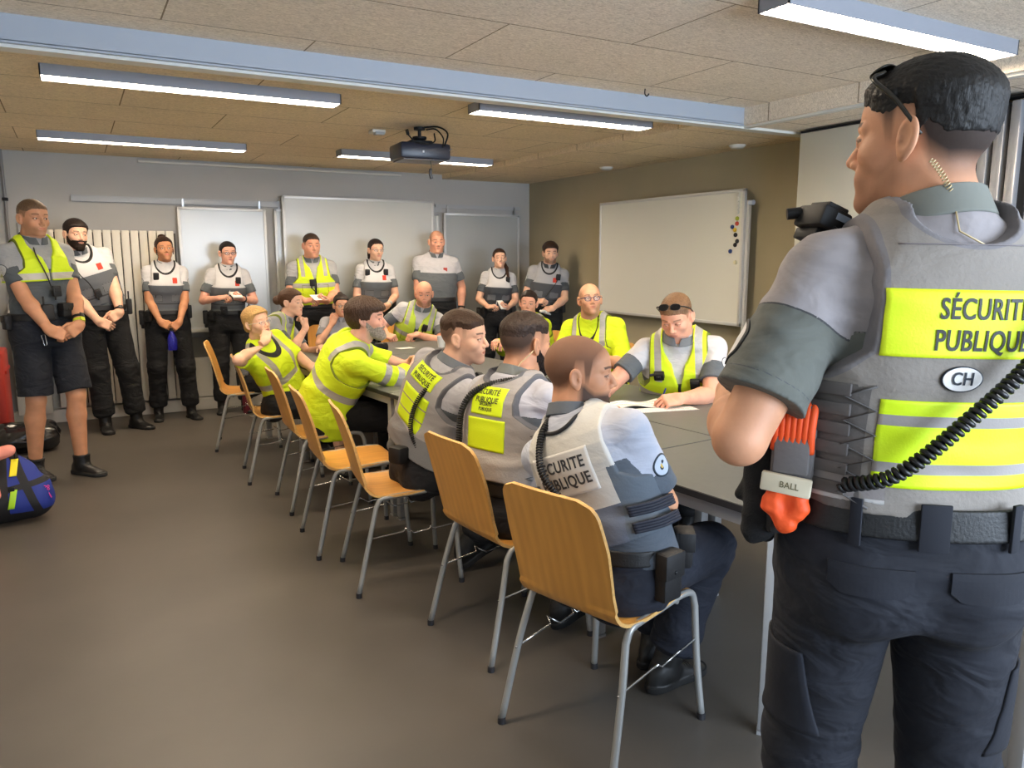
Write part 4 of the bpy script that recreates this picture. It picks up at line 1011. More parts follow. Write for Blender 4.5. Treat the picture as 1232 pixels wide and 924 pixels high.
# ------------------------------------------------------------------ lights
def fixture(label, x0, x1, y, zc, zb, E_, hw=.075):
    c = ((x0+x1)/2, y, zc); r = empty('ceiling_light', c, label, 'ceiling light', 'long ceiling lights')
    h = (x1-x0)/2; m = MB(); t = .006
    for s_ in (-1, 1): m.box((c[0], y+s_*(hw-t/2), (zb+zc)/2), (h, t/2, (zc-zb)/2)); m.box((c[0]+s_*(h-t/2), y, (zb+zc)/2), (t/2, hw, (zc-zb)/2))
    m.box((c[0], y, zc-.008), (h-t, hw-t, .0079))
    m.build('housing', mat('fixture_grey', '8e929b', .45), r, origin=c)
    MB().box((c[0], y, zb+.010), (h-t, hw-t, .004)).build('diffuser', mat('diffuser', 'fffaf0', .5, emit=('ffe9cc', E_)), r, origin=c)
    g = MB(); n = int((x1-x0)/.055)
    for i in range(1, n): g.box((x0+(x1-x0)*i/n, y, zb+.003), (.0012, hw-t, .003))
    for s_ in (-.5, 0, .5): g.box((c[0], y+s_*hw, zb+.003), (h-t, .0012, .003))
    g.build('louvre', mat('louvre', 'e2e2e2', .3, metal=.5), r, origin=c)
EL = LIGHT_E
fixture('long ceiling light on the left, nearer of the left pair', -.07, 1.41, 4.58, 2.42, 2.365, EL)
fixture('long ceiling light on the left, nearest the back wall', -.16, 1.32, 6.88, 2.42, 2.365, EL)
fixture('long ceiling light to the right of the projector', 2.18, 3.50, 4.36, 2.42, 2.365, EL)
fixture('long ceiling light behind the projector, in front of the back wall', 2.08, 3.56, 6.78, 2.42, 2.365, EL)
fixture('large louvred ceiling light in the raised near ceiling above the standing officer', 2.35, 3.85, 2.20, 2.48, 2.415, EL)
fixture('long ceiling light in the near ceiling left, above the empty floor', -.10, 1.40, 2.20, 2.48, 2.415, EL)
# daylight from the window behind the camera
wd = bpy.data.lights.new('window_daylight', 'AREA'); wd.shape = 'RECTANGLE'; wd.size = 3.7; wd.size_y = 1.25; wd.energy = WIN_E; wd.color = (.70, .83, 1.0)
wo = bpy.data.objects.new('window_daylight', wd); COL.objects.link(wo); wo.location = (2.6, -2.28, 1.58); wo.rotation_euler = (R_(90), 0, 0); wo['kind'] = 'structure'
W = bpy.data.worlds.new('World'); bpy.context.scene.world = W; W.use_nodes = True
W.node_tree.nodes['Background'].inputs[0].default_value = (.55, .72, 1.0, 1); W.node_tree.nodes['Background'].inputs[1].default_value = .6

# projector
pc = (2.22, 5.30, 2.42); pj = empty('projector', pc, 'black projector hanging from the ceiling on a short mount', 'projector'); R0 = rotz(R_(-4))
MB().box((2.22, 5.30, 2.235), (.185, .14, .055), R0, bev=.018).box((2.22, 5.30, 2.178), (.16, .12, .004), R0).build('housing', mat('projector_black', '1b2233', .35), pj, auto=40, origin=pc)
MB().lathe([(.03, 0), (.035, .02), (.05, .03), (.05, .045), (.012, .05), (.012, .09), (.04, .092), (.04, .11)], (2.22, 5.30, 2.30), 18).box((2.22, 5.30, 2.305), (.08, .05, .012), R0, bev=.004).build('ceiling_mount', M_dark, pj, auto=40, origin=pc)
MB().tube([(2.12, 5.44, 2.235), (2.115, 5.475, 2.235)], .035, 18).build('lens', mat('lens_glass', '0c0d12', .1), pj, auto=40, origin=pc)
pl = MB()
for i in range(7): pl.box((2.29+.018*i, 5.158-.001*i, 2.255-.008*(i % 2)), (.004, .003, .003), R0)
pl.box((2.19, 5.162, 2.228), (.006, .003, .007), R0); pl.box((2.25, 5.162, 2.226), (.035, .002, .0015), R0); pl.box((2.31, 5.159, 2.226), (.050, .002, .0015), R0); pl.box((2.335, 5.157, 2.245), (.004, .002, .018), R0)
pl.build('socket_panel', mat('sockets', 'b9bcc4', .4), pj, origin=pc)
cb = MB(); cb.tube(bez([(2.25, 5.28, 2.41), (2.33, 5.22, 2.44-.03), (2.37, 5.15, 2.36), (2.34, 5.14, 2.27)], 10), .006, 8); cb.tube(bez([(2.25, 5.25, 2.39), (2.30, 5.20, 2.39), (2.34, 5.16, 2.33), (2.33, 5.15, 2.26)], 10), .005, 8)
cb.tube(bez([(2.08, 5.18, 2.34), (2.13, 5.16, 2.29), (2.20, 5.14, 2.275), (2.27, 5.15, 2.30), (2.29, 5.2, 2.36)], 10), .005, 8); cb.tube([(2.075, 5.18, 2.37), (2.085, 5.18, 2.335)], .011, 10)
cb.build('cable', M_dark, pj, smooth=True, origin=pc)
MB().tube(bez([(2.26, 5.20, 2.18), (2.265, 5.2, 2.14), (2.255, 5.2, 2.09), (2.265, 5.2, 2.05)], 8), [.003]*12+[.012]*13, 8).build('hanging_plug', mat('plug', '2a2a2e', .3), pj, smooth=True, origin=pc)
for (x, y, z, lb) in ((4.62, 6.35, 2.37, 'white round smoke detector on the right ceiling strip, farther one'), (4.62, 4.62, 2.37, 'white round smoke detector on the right ceiling strip, nearer one'), (4.35, 1.95, 2.37, 'white round ceiling fitting behind the head of the standing officer')):
    d = empty('smoke_detector', (x, y, z), lb, 'smoke detector'); MB().lathe([(.001, -.028), (.045, -.026), (.06, -.012), (.06, 0)], (x, y, z), 22).build('cap', mat('detector', 'd9d7cf', .5), d, auto=50, origin=(x, y, z)); MB().lathe([(.066, -.008), (.066, 0)], (x, y, z), 22).build('base', mat('detector', 'd9d7cf', .5), d, auto=50, origin=(x, y, z))
sd = empty('ceiling_sensor', (2.02, 5.62, 2.42), 'small white square sensor on the ceiling beside the projector', 'sensor'); MB().box((2.02, 5.62, 2.408), (.05, .05, .012), bev=.005).build('base', M_white, sd, auto=40, origin=(2.02, 5.62, 2.42))
MB().box((2.02, 5.58, 2.390), (.035, .03, .01), bev=.004).build('sensor_head', mat('detector_grey', 'a9aaa8', .5), sd, auto=40, origin=(2.02, 5.62, 2.42))
hk = MB().tube(bez([(3.02, 3.78, 2.48), (3.02, 3.78, 2.452), (3.035, 3.78, 2.44), (3.05, 3.78, 2.455)], 6), .004, 8); tag(hk.build('ceiling_hook', M_dark, smooth=True), 'small dark hook in the ceiling beside the pale beam', 'hook')

# ------------------------------------------------------------------ tables
M_top = mat('table_laminate', '5a5c5a', .42, mottle=.06, mscale=40, spec=.5); M_edge = mat('table_edge', '26272a', .5); M_leg = mat('table_metal', 'a6a7a8', .4, metal=.35)
def table(label, poly, legs, zt=.74):
    c = np.mean(poly, 0); o0 = (c[0], c[1], 0); r = empty('conference_table', o0, label, 'table'); n = len(poly); P = np.array(poly, float)
    def ring(ins): 
        out = []
        for i in range(n):
            a, b, d = P[i-1], P[i], P[(i+1) % n]; e1 = nrm(b-a); e2 = nrm(d-b); n1 = A(-e1[1], e1[0]); n2 = A(-e2[1], e2[0]); m = nrm(n1+n2); out.append(b+m*ins/max(m@n1, .3))
        return out
    def slab(ins, z0, z1, ins1=None):
        a = ring(ins); b = ring(ins if ins1 is None else ins1); V = [(*p, z0) for p in a]+[(*p, z1) for p in b]
        return V, [tuple(range(n-1, -1, -1)), tuple(range(n, 2*n))]+[(i, (i+1) % n, n+(i+1) % n, n+i) for i in range(n)]
    mb = MB(); mb.add(*slab(.0025, zt-.003, zt)); mb.build('tabletop', M_top, r, origin=o0)
    mb = MB(); mb.add(*slab(.0, zt-.024, zt-.0025)); mb.build('edge_band', M_edge, r, origin=o0)
    a = ring(.02); b = ring(.045); V = [(*p, z) for z in (zt-.072, zt-.025) for p in a]+[(*p, z) for z in (zt-.072, zt-.025) for p in b]; Fs = []
    for i in range(n):
        j = (i+1) % n; Fs += [(i, j, n+j, n+i), (2*n+j, 2*n+i, 3*n+i, 3*n+j), (i, 2*n+i, 2*n+j, j)]
    MB().add(V, Fs).build('apron', M_leg, r, origin=o0)
    for i in legs:
        q = ring(.042)[i]; a1 = nrm(P[(i+1) % n]-P[i]); Rm = np.array([[a1[0], -a1[1], 0], [a1[1], a1[0], 0], [0, 0, 1]])
        MB().box((q[0], q[1], (zt-.03)/2+.008), (.021, .021, (zt-.03)/2-.008), Rm, bev=.003).box((q[0], q[1], .005), (.022, .022, .005), Rm).build('leg', M_leg, r, auto=40, origin=o0)
u = A(.995, .09); v = A(-.10, .995); O = A(1.76, 1.57)
def tp(a, b): return O+u*a+v*b
GAP = .003
table('near end conference table with slanted corner, under the standing officer', [(1.78, 1.55), (2.27, 1.02), (2.95, 1.02), (3.13, 1.66), tp(1.33, .745), tp(0, .745), tp(0, .0)], [0, 1, 2, 3])
table('grey conference table along the left side, in front of the three nearest seated officers', [tp(0, .75), tp(.665, .75), tp(.665, 2.55), tp(0, 2.55)], [0, 1, 2, 3])
table('grey conference table on the right side, where the writing officer has his papers', [tp(.67, .75), tp(1.33, .75), tp(1.33, 2.55), tp(.67, 2.55)], [0, 1, 2, 3])
table('grey conference table left side, at the bearded man in hi-vis', [tp(0, 2.555), tp(.665, 2.555), tp(.665, 4.12), tp(0, 4.12)], [0, 1, 2, 3])
table('grey conference table right side, farther along at the bald man with glasses', [tp(.67, 2.555), tp(1.33, 2.555), tp(1.33, 4.12), tp(.67, 4.12)], [0, 1, 2, 3])
table('far end conference table across the head of the row', [tp(.02, 4.13), tp(1.60, 4.13), tp(1.60, 5.02), tp(.02, 5.02)], [0, 1, 2, 3])

# ------------------------------------------------------------------ chairs
M_ply = wood('beech_ply'); M_plye = mat('ply_edge', 'd9ab66', .5, mottle=.2, mscale=90); M_tube = mat('chair_tube', 'a4a5a3', .38, metal=.45)
def make_chair(label):
    r = empty('stacking_chair', (0, 0, 0), label, 'chair', None)
    # side profile (y forward, z up)
    prof = bez([(.215, .432), (.19, .447), (.12, .452), (0, .446), (-.10, .442), (-.155, .450), (-.192, .482), (-.212, .54), (-.232, .62), (-.262, .73), (-.300, .845)], 7)
    prof = [np.array((0., p[0], p[1])) for p in [(q[0], q[1]) for q in prof]]; m = len(prof); nx = 16; V = []; th = .0055
    L = np.r_[0, np.cumsum([np.linalg.norm(prof[i+1]-prof[i]) for i in range(m-1)])]; tot = L[-1]
    for sgn in (1, -1):
        for i in range(m):
            a = prof[max(i-1, 0)]; b = prof[min(i+1, m-1)]; t = nrm(b-a); nn = A(0, -t[2], t[1]) if False else A(0, t[2], -t[1]); nn = nn*(1 if nn[2] >= 0 or i > m*.6 else -1)
            fr_ = L[i]/tot; hw = float(np.interp(fr_, [0, .05, .35, .5, .62, .8, 1], [.185, .2, .205, .19, .187, .193, .178]))
            rt = tot-L[i]; rc = .055
            if rt < rc: hw -= rc-math.sqrt(max(rc*rc-(rc-rt)**2, 0))
            rf = L[i]
            if rf < .045: hw -= .045-math.sqrt(max(.045**2-(.045-rf)**2, 0))
            for k in range(nx+1):
                x = -hw+2*hw*k/nx; cv = .012*(x/.2)**2*(1 if fr_ > .55 else .35); p = prof[i]+A(x, 0, 0)
                p = p+(A(0, cv, 0) if fr_ > .5 else A(0, 0, cv*.6)); dn = nrm(A(0, -t[2], t[1])); V.append(p+dn*th*sgn)
    W = nx+1; Fs = []; N1 = m*W
    for i in range(m-1):
        for k in range(nx):
            Fs.append((i*W+k, i*W+k+1, (i+1)*W+k+1, (i+1)*W+k)); Fs.append((N1+i*W+k, N1+(i+1)*W+k, N1+(i+1)*W+k+1, N1+i*W+k+1))
    rim = [k for k in range(W)]+[i*W+nx for i in range(1, m)]+[(m-1)*W+k for k in range(nx-1, -1, -1)]+[i*W for i in range(m-2, 0, -1)]
    er = [(rim[i], N1+rim[i], N1+rim[(i+1) % len(rim)], rim[(i+1) % len(rim)]) for i in range(len(rim))]
    o = mk('shell', np.array(V), Fs+er, M_ply, r); o.data.materials.append(M_plye)
    for p in o.data.polygons[len(Fs):]: p.material_index = 1
    o.data.set_sharp_from_angle(angle=R_(50))
    for s in (-1, 1):
        x = s*.192; xf = s*.225
        pts = bez([(xf, -.245, .012), (s*.208, -.185, .26), (x, -.150, .395)], 5)[:-1]+bez([(x, -.150, .395), (x, -.128, .432), (x, -.08, .440), (x, .03, .446), (x, .14, .452), (x*1.01, .195, .440), (x*1.02, .215, .395)], 6)[:-1]+bez([(x*1.02, .215, .395), (s*.208, .222, .2), (xf, .235, .012)], 5)
        MB().tube(pts, .0115, 12).build('side_frame', M_tube, r, smooth=True)
        for yy in (-.245, .235): MB().tube([(xf, yy, 0), (xf, yy, .022)], .0135, 12).build('foot_cap', mat('cap_dark', '26262a', .5), r, auto=50)
        w = [(s*.205, -.20, .255), (s*.206, -.03, .275), (s*.225, -.028, .295), (s*.206, -.005, .278), (s*.206, .02, .262), (s*.206, .09, .272), (s*.222, .092, .292), (s*.206, .105, .272), (s*.206, .219, .285)]
        MB().tube(w, .0035, 7).build('linking_wire', mat('chrome', 'c9c9c6', .2, metal=.9), r, smooth=True)
    MB().tube([(-.192, -.10, .428), (.192, -.10, .428)], .009, 10).tube([(-.192, .12, .436), (.192, .12, .436)], .009, 10).build('cross_bar', M_tube, r, smooth=True)
    return r
def copy_tree(o, parent=None):
    c = o.copy(); COL.objects.link(c); c.parent = parent
    for ch in list(o.children): copy_tree(ch, c)
    return c
ch0 = None
def chair(x, y, bear, label):
    global ch0
    if ch0 is None: ch0 = o = make_chair(label)
    else: o = copy_tree(ch0)
    o.location = (x, y, 0); o.rotation_euler = (0, 0, -R_(bear)); o['label'] = label; o['group'] = 'beech plywood stacking chairs'; return o
chair(1.40, 1.885, 74, 'plywood chair nearest the camera, under the officer in the white vest')
chair(1.44, 2.58, 84, 'plywood chair second nearest, its back covering the bearded officer')
chair(1.27, 3.36, 98, 'plywood chair under the short-haired officer looking right')
chair(1.22, 3.90, 94, 'empty plywood chair between the hi-vis man and the officers in grey')
chair(1.26, 4.66, 92, 'plywood chair under the grey-bearded man in hi-vis')
chair(1.18, 5.40, 96, 'plywood chair under the blond woman')
chair(1.15, 6.42, 102, 'plywood chair farthest left at the back, seen behind the blond woman')
chair(3.18, 3.48, 232, 'plywood chair behind the officer who is writing')
chair(3.28, 4.02, 262, 'empty plywood chair beside the writing officer, showing only its back')
chair(3.42, 4.82, 262, 'plywood chair under the bald man with glasses')
chair(3.50, 5.78, 262, 'plywood chair under the young woman in yellow')
chair(2.75, 7.02, 190, 'plywood chair at the far head of the table')
chair(2.14, 7.28, 178, 'plywood chair under the woman resting her chin, at the far end')
chair(3.02, .62, 300, 'plywood chair at the far right behind the standing officer')
# ------------------------------------------------------------------ the people
LG, DG = 'b9b8ba', '5b6063'
def hd(p, f, n, pose='relax', **k): return dict(p=p, f=f, n=n, pose=pose, **k)
POU = [('pouch', 60, .035, .02, .05, -.03), ('holster', 95, .03, .03, .06, -.06), ('radio', -75, .03, .02, .065, .0), ('pouch', -40, .03, .018, .04, -.02)]
def clasp(z, y=.24, x=0, w=.085):
    return dict(R=hd((x+w, y, z), (-.85, .30, -.45), (-.25, -.9, -.3), 'clasp'), L=hd((x-w, y+.025, z+.02), (.85, .20, -.5), (.2, -.95, -.2), 'clasp'))
def notes(z, y=.27, x=0):
    return dict(R=hd((x+.10, y-.01, z), (-.75, .6, .15), (-.45, -.3, -.85), 'pen'), L=hd((x-.10, y, z-.01), (.75, .55, .1), (.2, -.3, .95), 'grip'))
FAR = dict(res=.0075, hres=.0033)

# --- standing along the back wall
p = Person('tall man in black shorts and short yellow vest, standing at the far left', (-.20, 6.12), 1.02, 152, (-.205, 6.10, 1.755), 150, 3, h=1.87, w=1.06, skin='tan', g=dict(jaw=1.05, gaze=(-6, 0)),
           hands=clasp(.985, .27), feet=dict(R=(.12, -.06, .089, 0), L=(-.10, .12, .089, -14)), res=.006, hres=.0028)
p.body(brow='6b4a30', stub=('7a5a44', .45), buzz=('6b5238', dict(front=.058), .7)); p.shirt('polo', cols=('97999b', '50565a')); p.collar('50565a')
p.vest('hv', z0=.165, off=.026, hb=.195, vb=0, zip=-1, pockets=0, open_=True, neckz=.14, stc='b5b2a8', bw=.020); p.legs('shorts', '161a24', end=.93, loose=.020); p.shoes('18181a', shaft=.135, name='trainer', sole='2a2a2a')
p.beltz(pouches=[('radio', 20, .035, .03, .05, .03), ('pouch', -15, .035, .03, .045, .04), ('pouch', 90, .03, .02, .045, -.03)]); p.mic(-.005, .10, .07, cord=[(.04, .20, .06), (.07, .32, .045), (.06, .37, .03)]); p.hair('crop', '6a523c', t=.0008, top=.005, front=.058, ear=.04, nape=.01, burn=.04); p.watch('L', 'c8d838', .03, 'wristband'); p.watch('L', '1a1a1c', .055)
k1 = MB().tube([p.pf.w((.08, .155, -.02)), p.pf.w((.10, .150, -.025)), p.pf.w((.09, .155, -.09)), p.pf.w((.075, .16, -.085))], .0035, 7, closed=True); k1.build('carabiner', mat('steel', 'c4c6c8', .25, metal=.9), p.parts['belt'], smooth=True, origin=p.base)

p = Person('bearded man in white and grey vest standing before the radiator, hands clasped', (.17, 7.58), .985, 168, (.04, 7.52, 1.69), 158, 4, -3, h=1.84, w=1.08, skin='fair', g=dict(gaze=(-10, 0)),
           hands=clasp(.97, .26, -.01), feet=dict(R=(.05, .08, .088, 5), L=(-.20, .10, .088, -25)), **FAR)
p.body(brow='241812'); p.shirt(cols=('c4c3c5', '5b6063')); p.collar(); p.vest('carrier', dark='5f6368'); p.legs(col='0b0c10', loose=.030); p.shoes(); p.beltz(pouches=POU); p.hair('short', '1f1611', t=.006, top=.010, front=.060); p.beard('231812', .007, .006)
p.mic(.02, .08, .06, cord=[(.05, .16, .055), (.09, .26, .045), (.085, .35, .03)]); p.watch('L')

w1 = p = Person('tanned woman with hair tied up holding a blue bottle, standing before the radiator', (.72, 7.80), .92, 182, (.73, 7.73, 1.575), 176, -4, 3, h=1.69, w=.98, fem=1, skin='brown', g=dict(gaze=(-8, 0)),
           hands=dict(R=hd((.07, .24, .93), (-.8, .35, -.5), (-.3, -.9, -.25), 'clasp'), L=hd((-.085, .25, .925), (.72, .25, -.65), (.2, -.9, -.35), 'clasp')), feet=dict(R=(.13, -.01, .081, 4), L=(-.15, .05, .081, -22)), **FAR)
p.body(brow='201410'); p.shirt(cols=('c4c3c5', '5b6063')); p.collar(); p.vest('carrier', dark='5c6066'); p.legs(col='0b0c10', loose=.026); p.shoes(); p.beltz(pouches=POU); p.hair('back', '2e1c12', t=.006, top=.006, extra=[('e', (.0, -.055, .125), (.035, .038, .026), .012), ('c', (.074, .02, -.01), (.076, .01, -.055), .006, .004, .004), ('c', (-.074, .02, -.01), (-.076, .01, -.055), .006, .004, .004)])
p.mic(.085, .31, .05, cord=[(.08, .2, .045), (.10, .1, .045)])

w2 = p = Person('woman with dark glasses writing in a notebook, standing before the medium whiteboard', (1.27, 7.84), .90, 184, (1.28, 7.75, 1.54), 176, 2, h=1.66, w=1.0, fem=1, skin='pink', g=dict(gaze=(-5, 0)), hands=notes(1.13), **FAR)
p.body(brow='1d1512', lip='b04a44'); p.shirt(cols=('c0bfc1', '5b6063')); p.collar(); p.vest('carrier', dark='565b60'); p.legs(col='0b0c10', loose=.024); p.shoes(); p.beltz(pouches=POU+[('pouch', 20, .03, .025, .04, .03)]); p.hair('back', '1d1614', t=.005, top=.004, extra=[('e', (0, -.112, .02), (.03, .03, .03), .012)])
p.glasses(col='201418', t=.0022); p.mic(-.085, .30, .05, cord=[(-.08, .2, .05), (-.04, .1, .05)]); p.watch('L')

hv = p = Person('stocky standing man in yellow hi-vis vest holding paper before the large central whiteboard', (2.08, 7.76), .94, 188, (2.06, 7.70, 1.615), 180, 4, h=1.76, w=1.12, fat=.28, skin='red', g=dict(jaw=1.12, fat=.006, chin2=1),
           hands=notes(1.09, .33, .02), **FAR)
p.body(brow='4a3020', stub=('8a6350', .35), buzz=('3a2a20', {}, .7)); p.shirt(cols=('a3a3a6', '595e61')); p.collar(); p.vest('hv', z0=-.03, off=.034, hb=.17, two=True, zip=.012, open_=True, neckz=.105, arm=.145); p.legs(col='0b0c10', loose=.028); p.shoes(); p.beltz(pouches=[]); p.hair('crop', '3a2a1e', t=.001, top=.008, ear=.03, nape=.0, burn=.03)
p.mic(.03, .20, .06, cord=[(.0, .10, .07)])

wg = p = Person('standing woman with light glasses and dark ponytail, hands clasped, before the central whiteboard', (2.72, 7.77), .92, 190, (2.72, 7.70, 1.575), 180, 2, h=1.70, w=1.02, fem=1, skin='fair', g=dict(gaze=(-10, 2)), hands=clasp(1.0, .25), **FAR)
p.body(brow='241814'); p.shirt(cols=('c0bfc1', '5f6467')); p.collar(); p.vest('carrier', dark='5f6469'); p.legs(col='0a0b0f', loose=.024); p.shoes(); p.beltz(pouches=POU); p.hair('back', '221712', t=.006, top=.005, extra=[('c', (.045, -.085, -.01), (.055, -.07, -.085), .026, .018, .015)])
p.glasses(col='6b5a50', t=.0012); p.mic(.10, .325, .045); p.mic(-.095, .33, .045, cord=[(-.10, .25, .05)], name='earpiece_box'); p.watch('L', 'b9bcc0')

p = Person('big bald man in plain grey polo shirt standing at the central whiteboard', (3.41, 7.78), .965, 196, (3.41, 7.72, 1.665), 193, 5, h=1.80, w=1.14, fat=.30, skin='red', g=dict(jaw=1.08, fat=.005, chin2=1),
           hands=dict(R=hd((.16, .20, .95), (-.5, .4, -.8), (-.5, -.6, -.1), 'relax'), L=hd((-.27, .06, .93), (.05, .2, -1), (1, 0, 0), 'relax')), **FAR)
p.body(brow='6a4a38', buzz=('a07e64', dict(front=.06), .35)); p.shirt(cols=('bdbcc0', '63686b'), loose=.018); p.collar('63686b', open_=.5); p.legs(col='0b0c10', loose=.028); p.shoes(); p.beltz(); p.watch('L')
rdp = p.on_chest(-.08, .265, out=.014); MB().box(rdp, (.021, .004, .028), p.cf.R, bev=.002).build('red_badge', mat('red_badge', 'b43a28', .6), p.parts['shirt'], origin=p.base)

pt = p = Person('standing woman with long brown ponytail over her shoulder, writing notes', (4.02, 7.50), .86, 202, (4.02, 7.44, 1.49), 200, -3, 2, h=1.63, w=.98, fem=1, skin='fair', g=dict(eye=.7), hands=notes(.98, .27, .02), **FAR)
p.body(brow='3a2418'); p.shirt(cols=('b9b8ba', '4c5154')); p.collar('34383b'); p.vest('carrier', dark='43474c', red=False); p.legs(col='0a0b0f', loose=.024); p.shoes(); p.beltz(pouches=POU)
p.hair('back', '3d2416', t=.005, top=.004, extra=[('c', (-.05, -.08, -.03), (-.085, -.02, -.12), .024, .024, .012), ('c', (-.085, -.02, -.12), (-.088, .075, -.24), .024, .014, .01)]); p.mic(-.10, .32, .045)

pm = p = Person('young dark-haired man holding white gloves, standing in the right back corner', (4.46, 7.22), .885, 210, (4.48, 7.14, 1.545), 203, 4, h=1.72, w=1.0, skin='fair', hands=dict(R=hd((.09, .27, 1.04), (-.8, .5, .1), (-.2, -.6, -.7), 'grip'), L=hd((-.08, .29, .97), (.75, .5, -.1), (.3, -.5, -.6), 'grip')), **FAR)
p.body(brow='2a1a12', stub=('3a281c', .6)); p.shirt(cols=('9c9da0', '4b5053')); p.collar('3c4043'); p.vest('carrier', base='a3a4a8', dark='45494e'); p.legs(col='0a0b0f', loose=.024); p.shoes(); p.beltz(pouches=POU); p.hair('short', '2c1b12', t=.008, top=.014, front=.058)
p.mic(-.11, .31, .05, cord=[(-.07, .2, .05), (.0, .08, .06)])

# --- seated
SEA = dict(R=(.13, .42, .085, 6), L=(-.13, .42, .085, -6))
KN = dict(R=(.15, .6, 1), L=(-.15, .6, 1))
p = Person('blond woman in yellow hi-vis shirt seated with hand at her mouth', (1.20, 5.38), .515, 150, (1.03, 5.28, 1.075), 152, -6, 10, pel=115, h=1.60, w=1.05, fat=.2, fem=1, skin='fair', g=dict(eye=.8, gaze=(-10, 0)),
           hands=dict(R=dict(p=(1.045, 5.125, .965), f=(.3, .45, .8), n=(.2, .8, -.4), pose='grip', pole=(.17, .06, -.02), world=True), L=hd((-.22, .30, .62), (.1, .95, -.15), (.1, 0, -1), 'relax')), feet=SEA, knee=KN, res=.006, hres=.0028)
p.body(brow='8a6a48', lip='b0605a'); p.shirt('hv', cols=('cfe81a', ''), hem=-.04, vneck=1, off=.016, bands=1, blackyoke=False, neckz=.15); p.legs('shorts', '131418', end=.70, loose=.014); p.shoes('18181a', shaft=.085, name='trainer')
p.hair('back', 'b8935c', t=.010, top=.009, noise=.0016, front=.066, burn=-.006, extra=[('c', (.072, .012, .02), (.074, .0, -.035), .012, .008, .010), ('c', (-.072, .012, .02), (-.074, .0, -.035), .012, .008, .010), ('e', (0, -.10, -.03), (.045, .035, .045), .02)]); p.glasses(col='b9b3a8', t=.0011); p.watch('L')

p = Person('seated woman in yellow vest over grey polo, chin on her fist, hair in bun', (1.24, 6.38), .535, 128, (1.50, 6.28, 1.145), 132, 2, pel=105, h=1.66, w=1.05, fem=1, skin='fair', g=dict(gaze=(-6, 0)),
           hands=dict(R=dict(p=(1.585, 6.195, .945), f=(-.05, .05, 1), n=(-.7, .7, 0), pose='chin', pole=(.4, .4, -1), world=True), L=hd((-.05, .52, .79), (.85, .5, 0), (0, 0, -1), 'relax')), feet=SEA, knee=KN, res=.0065, hres=.003)
p.body(brow='4a3020'); p.shirt(cols=('9fa0a3', '5b6063')); p.collar(); p.vest('hv', z0=-.02, off=.026, hb=.16, open_=True, neckz=.14, zip=-1, pockets=0); p.legs(col='0b0c10'); p.shoes()
p.hair('back', '4a2f1c', t=.007, top=.007, extra=[('e', (.02, -.125, .015), (.042, .040, .042), .012)])

p = Person('seated young woman with glasses in grey polo, chin in hand, at the far end', (2.13, 7.26), .50, 188, (2.15, 7.08, 1.06), 188, 2, h=1.58, w=.95, fem=1, skin='mid', hands=dict(R=hd((.05, .22, .90), (-.4, .1, .9), (-.3, -.8, 0), 'chin', pole=(.6, .5, -1)), L=hd((-.10, .30, .80), (.8, .4, 0), (0, -.2, -1), 'relax')), feet=SEA, knee=KN, **FAR)
p.body(brow='1d1512', lip='a84a46'); p.shirt(cols=('9a9a9e', '77797c')); p.collar('77797c'); p.legs(col='0b0c10'); p.shoes(); p.hair('back', '241a16', t=.005, top=.008, extra=[('e', (0, -.06, .12), (.03, .03, .02), .01)]); p.glasses(col='3a3230', t=.0013)

p = Person('bald man in pocketed yellow vest seated at the far head of the table', (2.80, 6.97), .55, 202, (2.84, 6.74, 1.165), 202, 8, h=1.76, w=1.05, skin='red', g=dict(jaw=1.0),
           hands=dict(R=hd((.22, .34, .79), (-.6, .8, -.1), (-.5, 0, -.8), 'fist', pole=(1, .1, -.9)), L=hd((-.05, .36, .80), (.75, .6, -.1), (0, -.2, -.9), 'grip', pole=(-1, 0, -.6))), feet=SEA, knee=KN, res=.0065, hres=.003)
p.body(brow='5a3e2c', stub=('5c402e', .55), buzz=('8a6850', dict(front=.055), .3)); p.shirt(cols=('b3b2b5', '5b6063')); p.collar(); p.vest('hv', z0=-.02, off=.034, hb=.155, zip=.018, open_=True, neckz=.11, arm=.142, col='b7cf3a'); p.legs(col='0b0c10'); p.shoes(); p.mic(-.07, .29, .055, cord=[(-.02, .16, .07)])

gm = p = Person('grey-bearded man in yellow hi-vis jacket seated with hands joined on the table', (1.31, 4.64), .55, 100, (1.51, 4.46, 1.135), 122, -2, pel=94, h=1.78, w=1.08, fat=.1, skin='pink', g=dict(nose=1.12, jaw=.92, iris='grey', gaze=(-4, 2), mouth=.0015),
           hands=dict(R=hd((-.02, .53, .80), (-.55, .75, .25), (-.7, -.3, 0), 'clasp', pole=(1, 0, -.5)), L=hd((-.18, .53, .80), (.55, .75, .3), (.7, -.3, 0), 'clasp', pole=(-1, 0, -.4))), feet=SEA, knee=KN, res=.0045, hres=.0023)
p.body(brow='5a4638', stub=('a89c8e', .65)); p.shirt('hv', cols=('cfe81a', ''), sleeve=.42, hem=-.07, off=.018, long=True, extra=1.0, loose=.020, wr=.005); vst = p.vest('hv', z0=-.24, off=.028, hb=.085, zip=-1, pockets=0, extra=1.0, neckz=.12); p.legs(col='0b0c10'); p.shoes()
p.hair('down', '3e2a1c', t=.016, top=.012, noise=.0022, front=.044, ear=-.012, nape=-.085, back=.006); p.beard('948a7e', .0025, .010, noise=.0022)

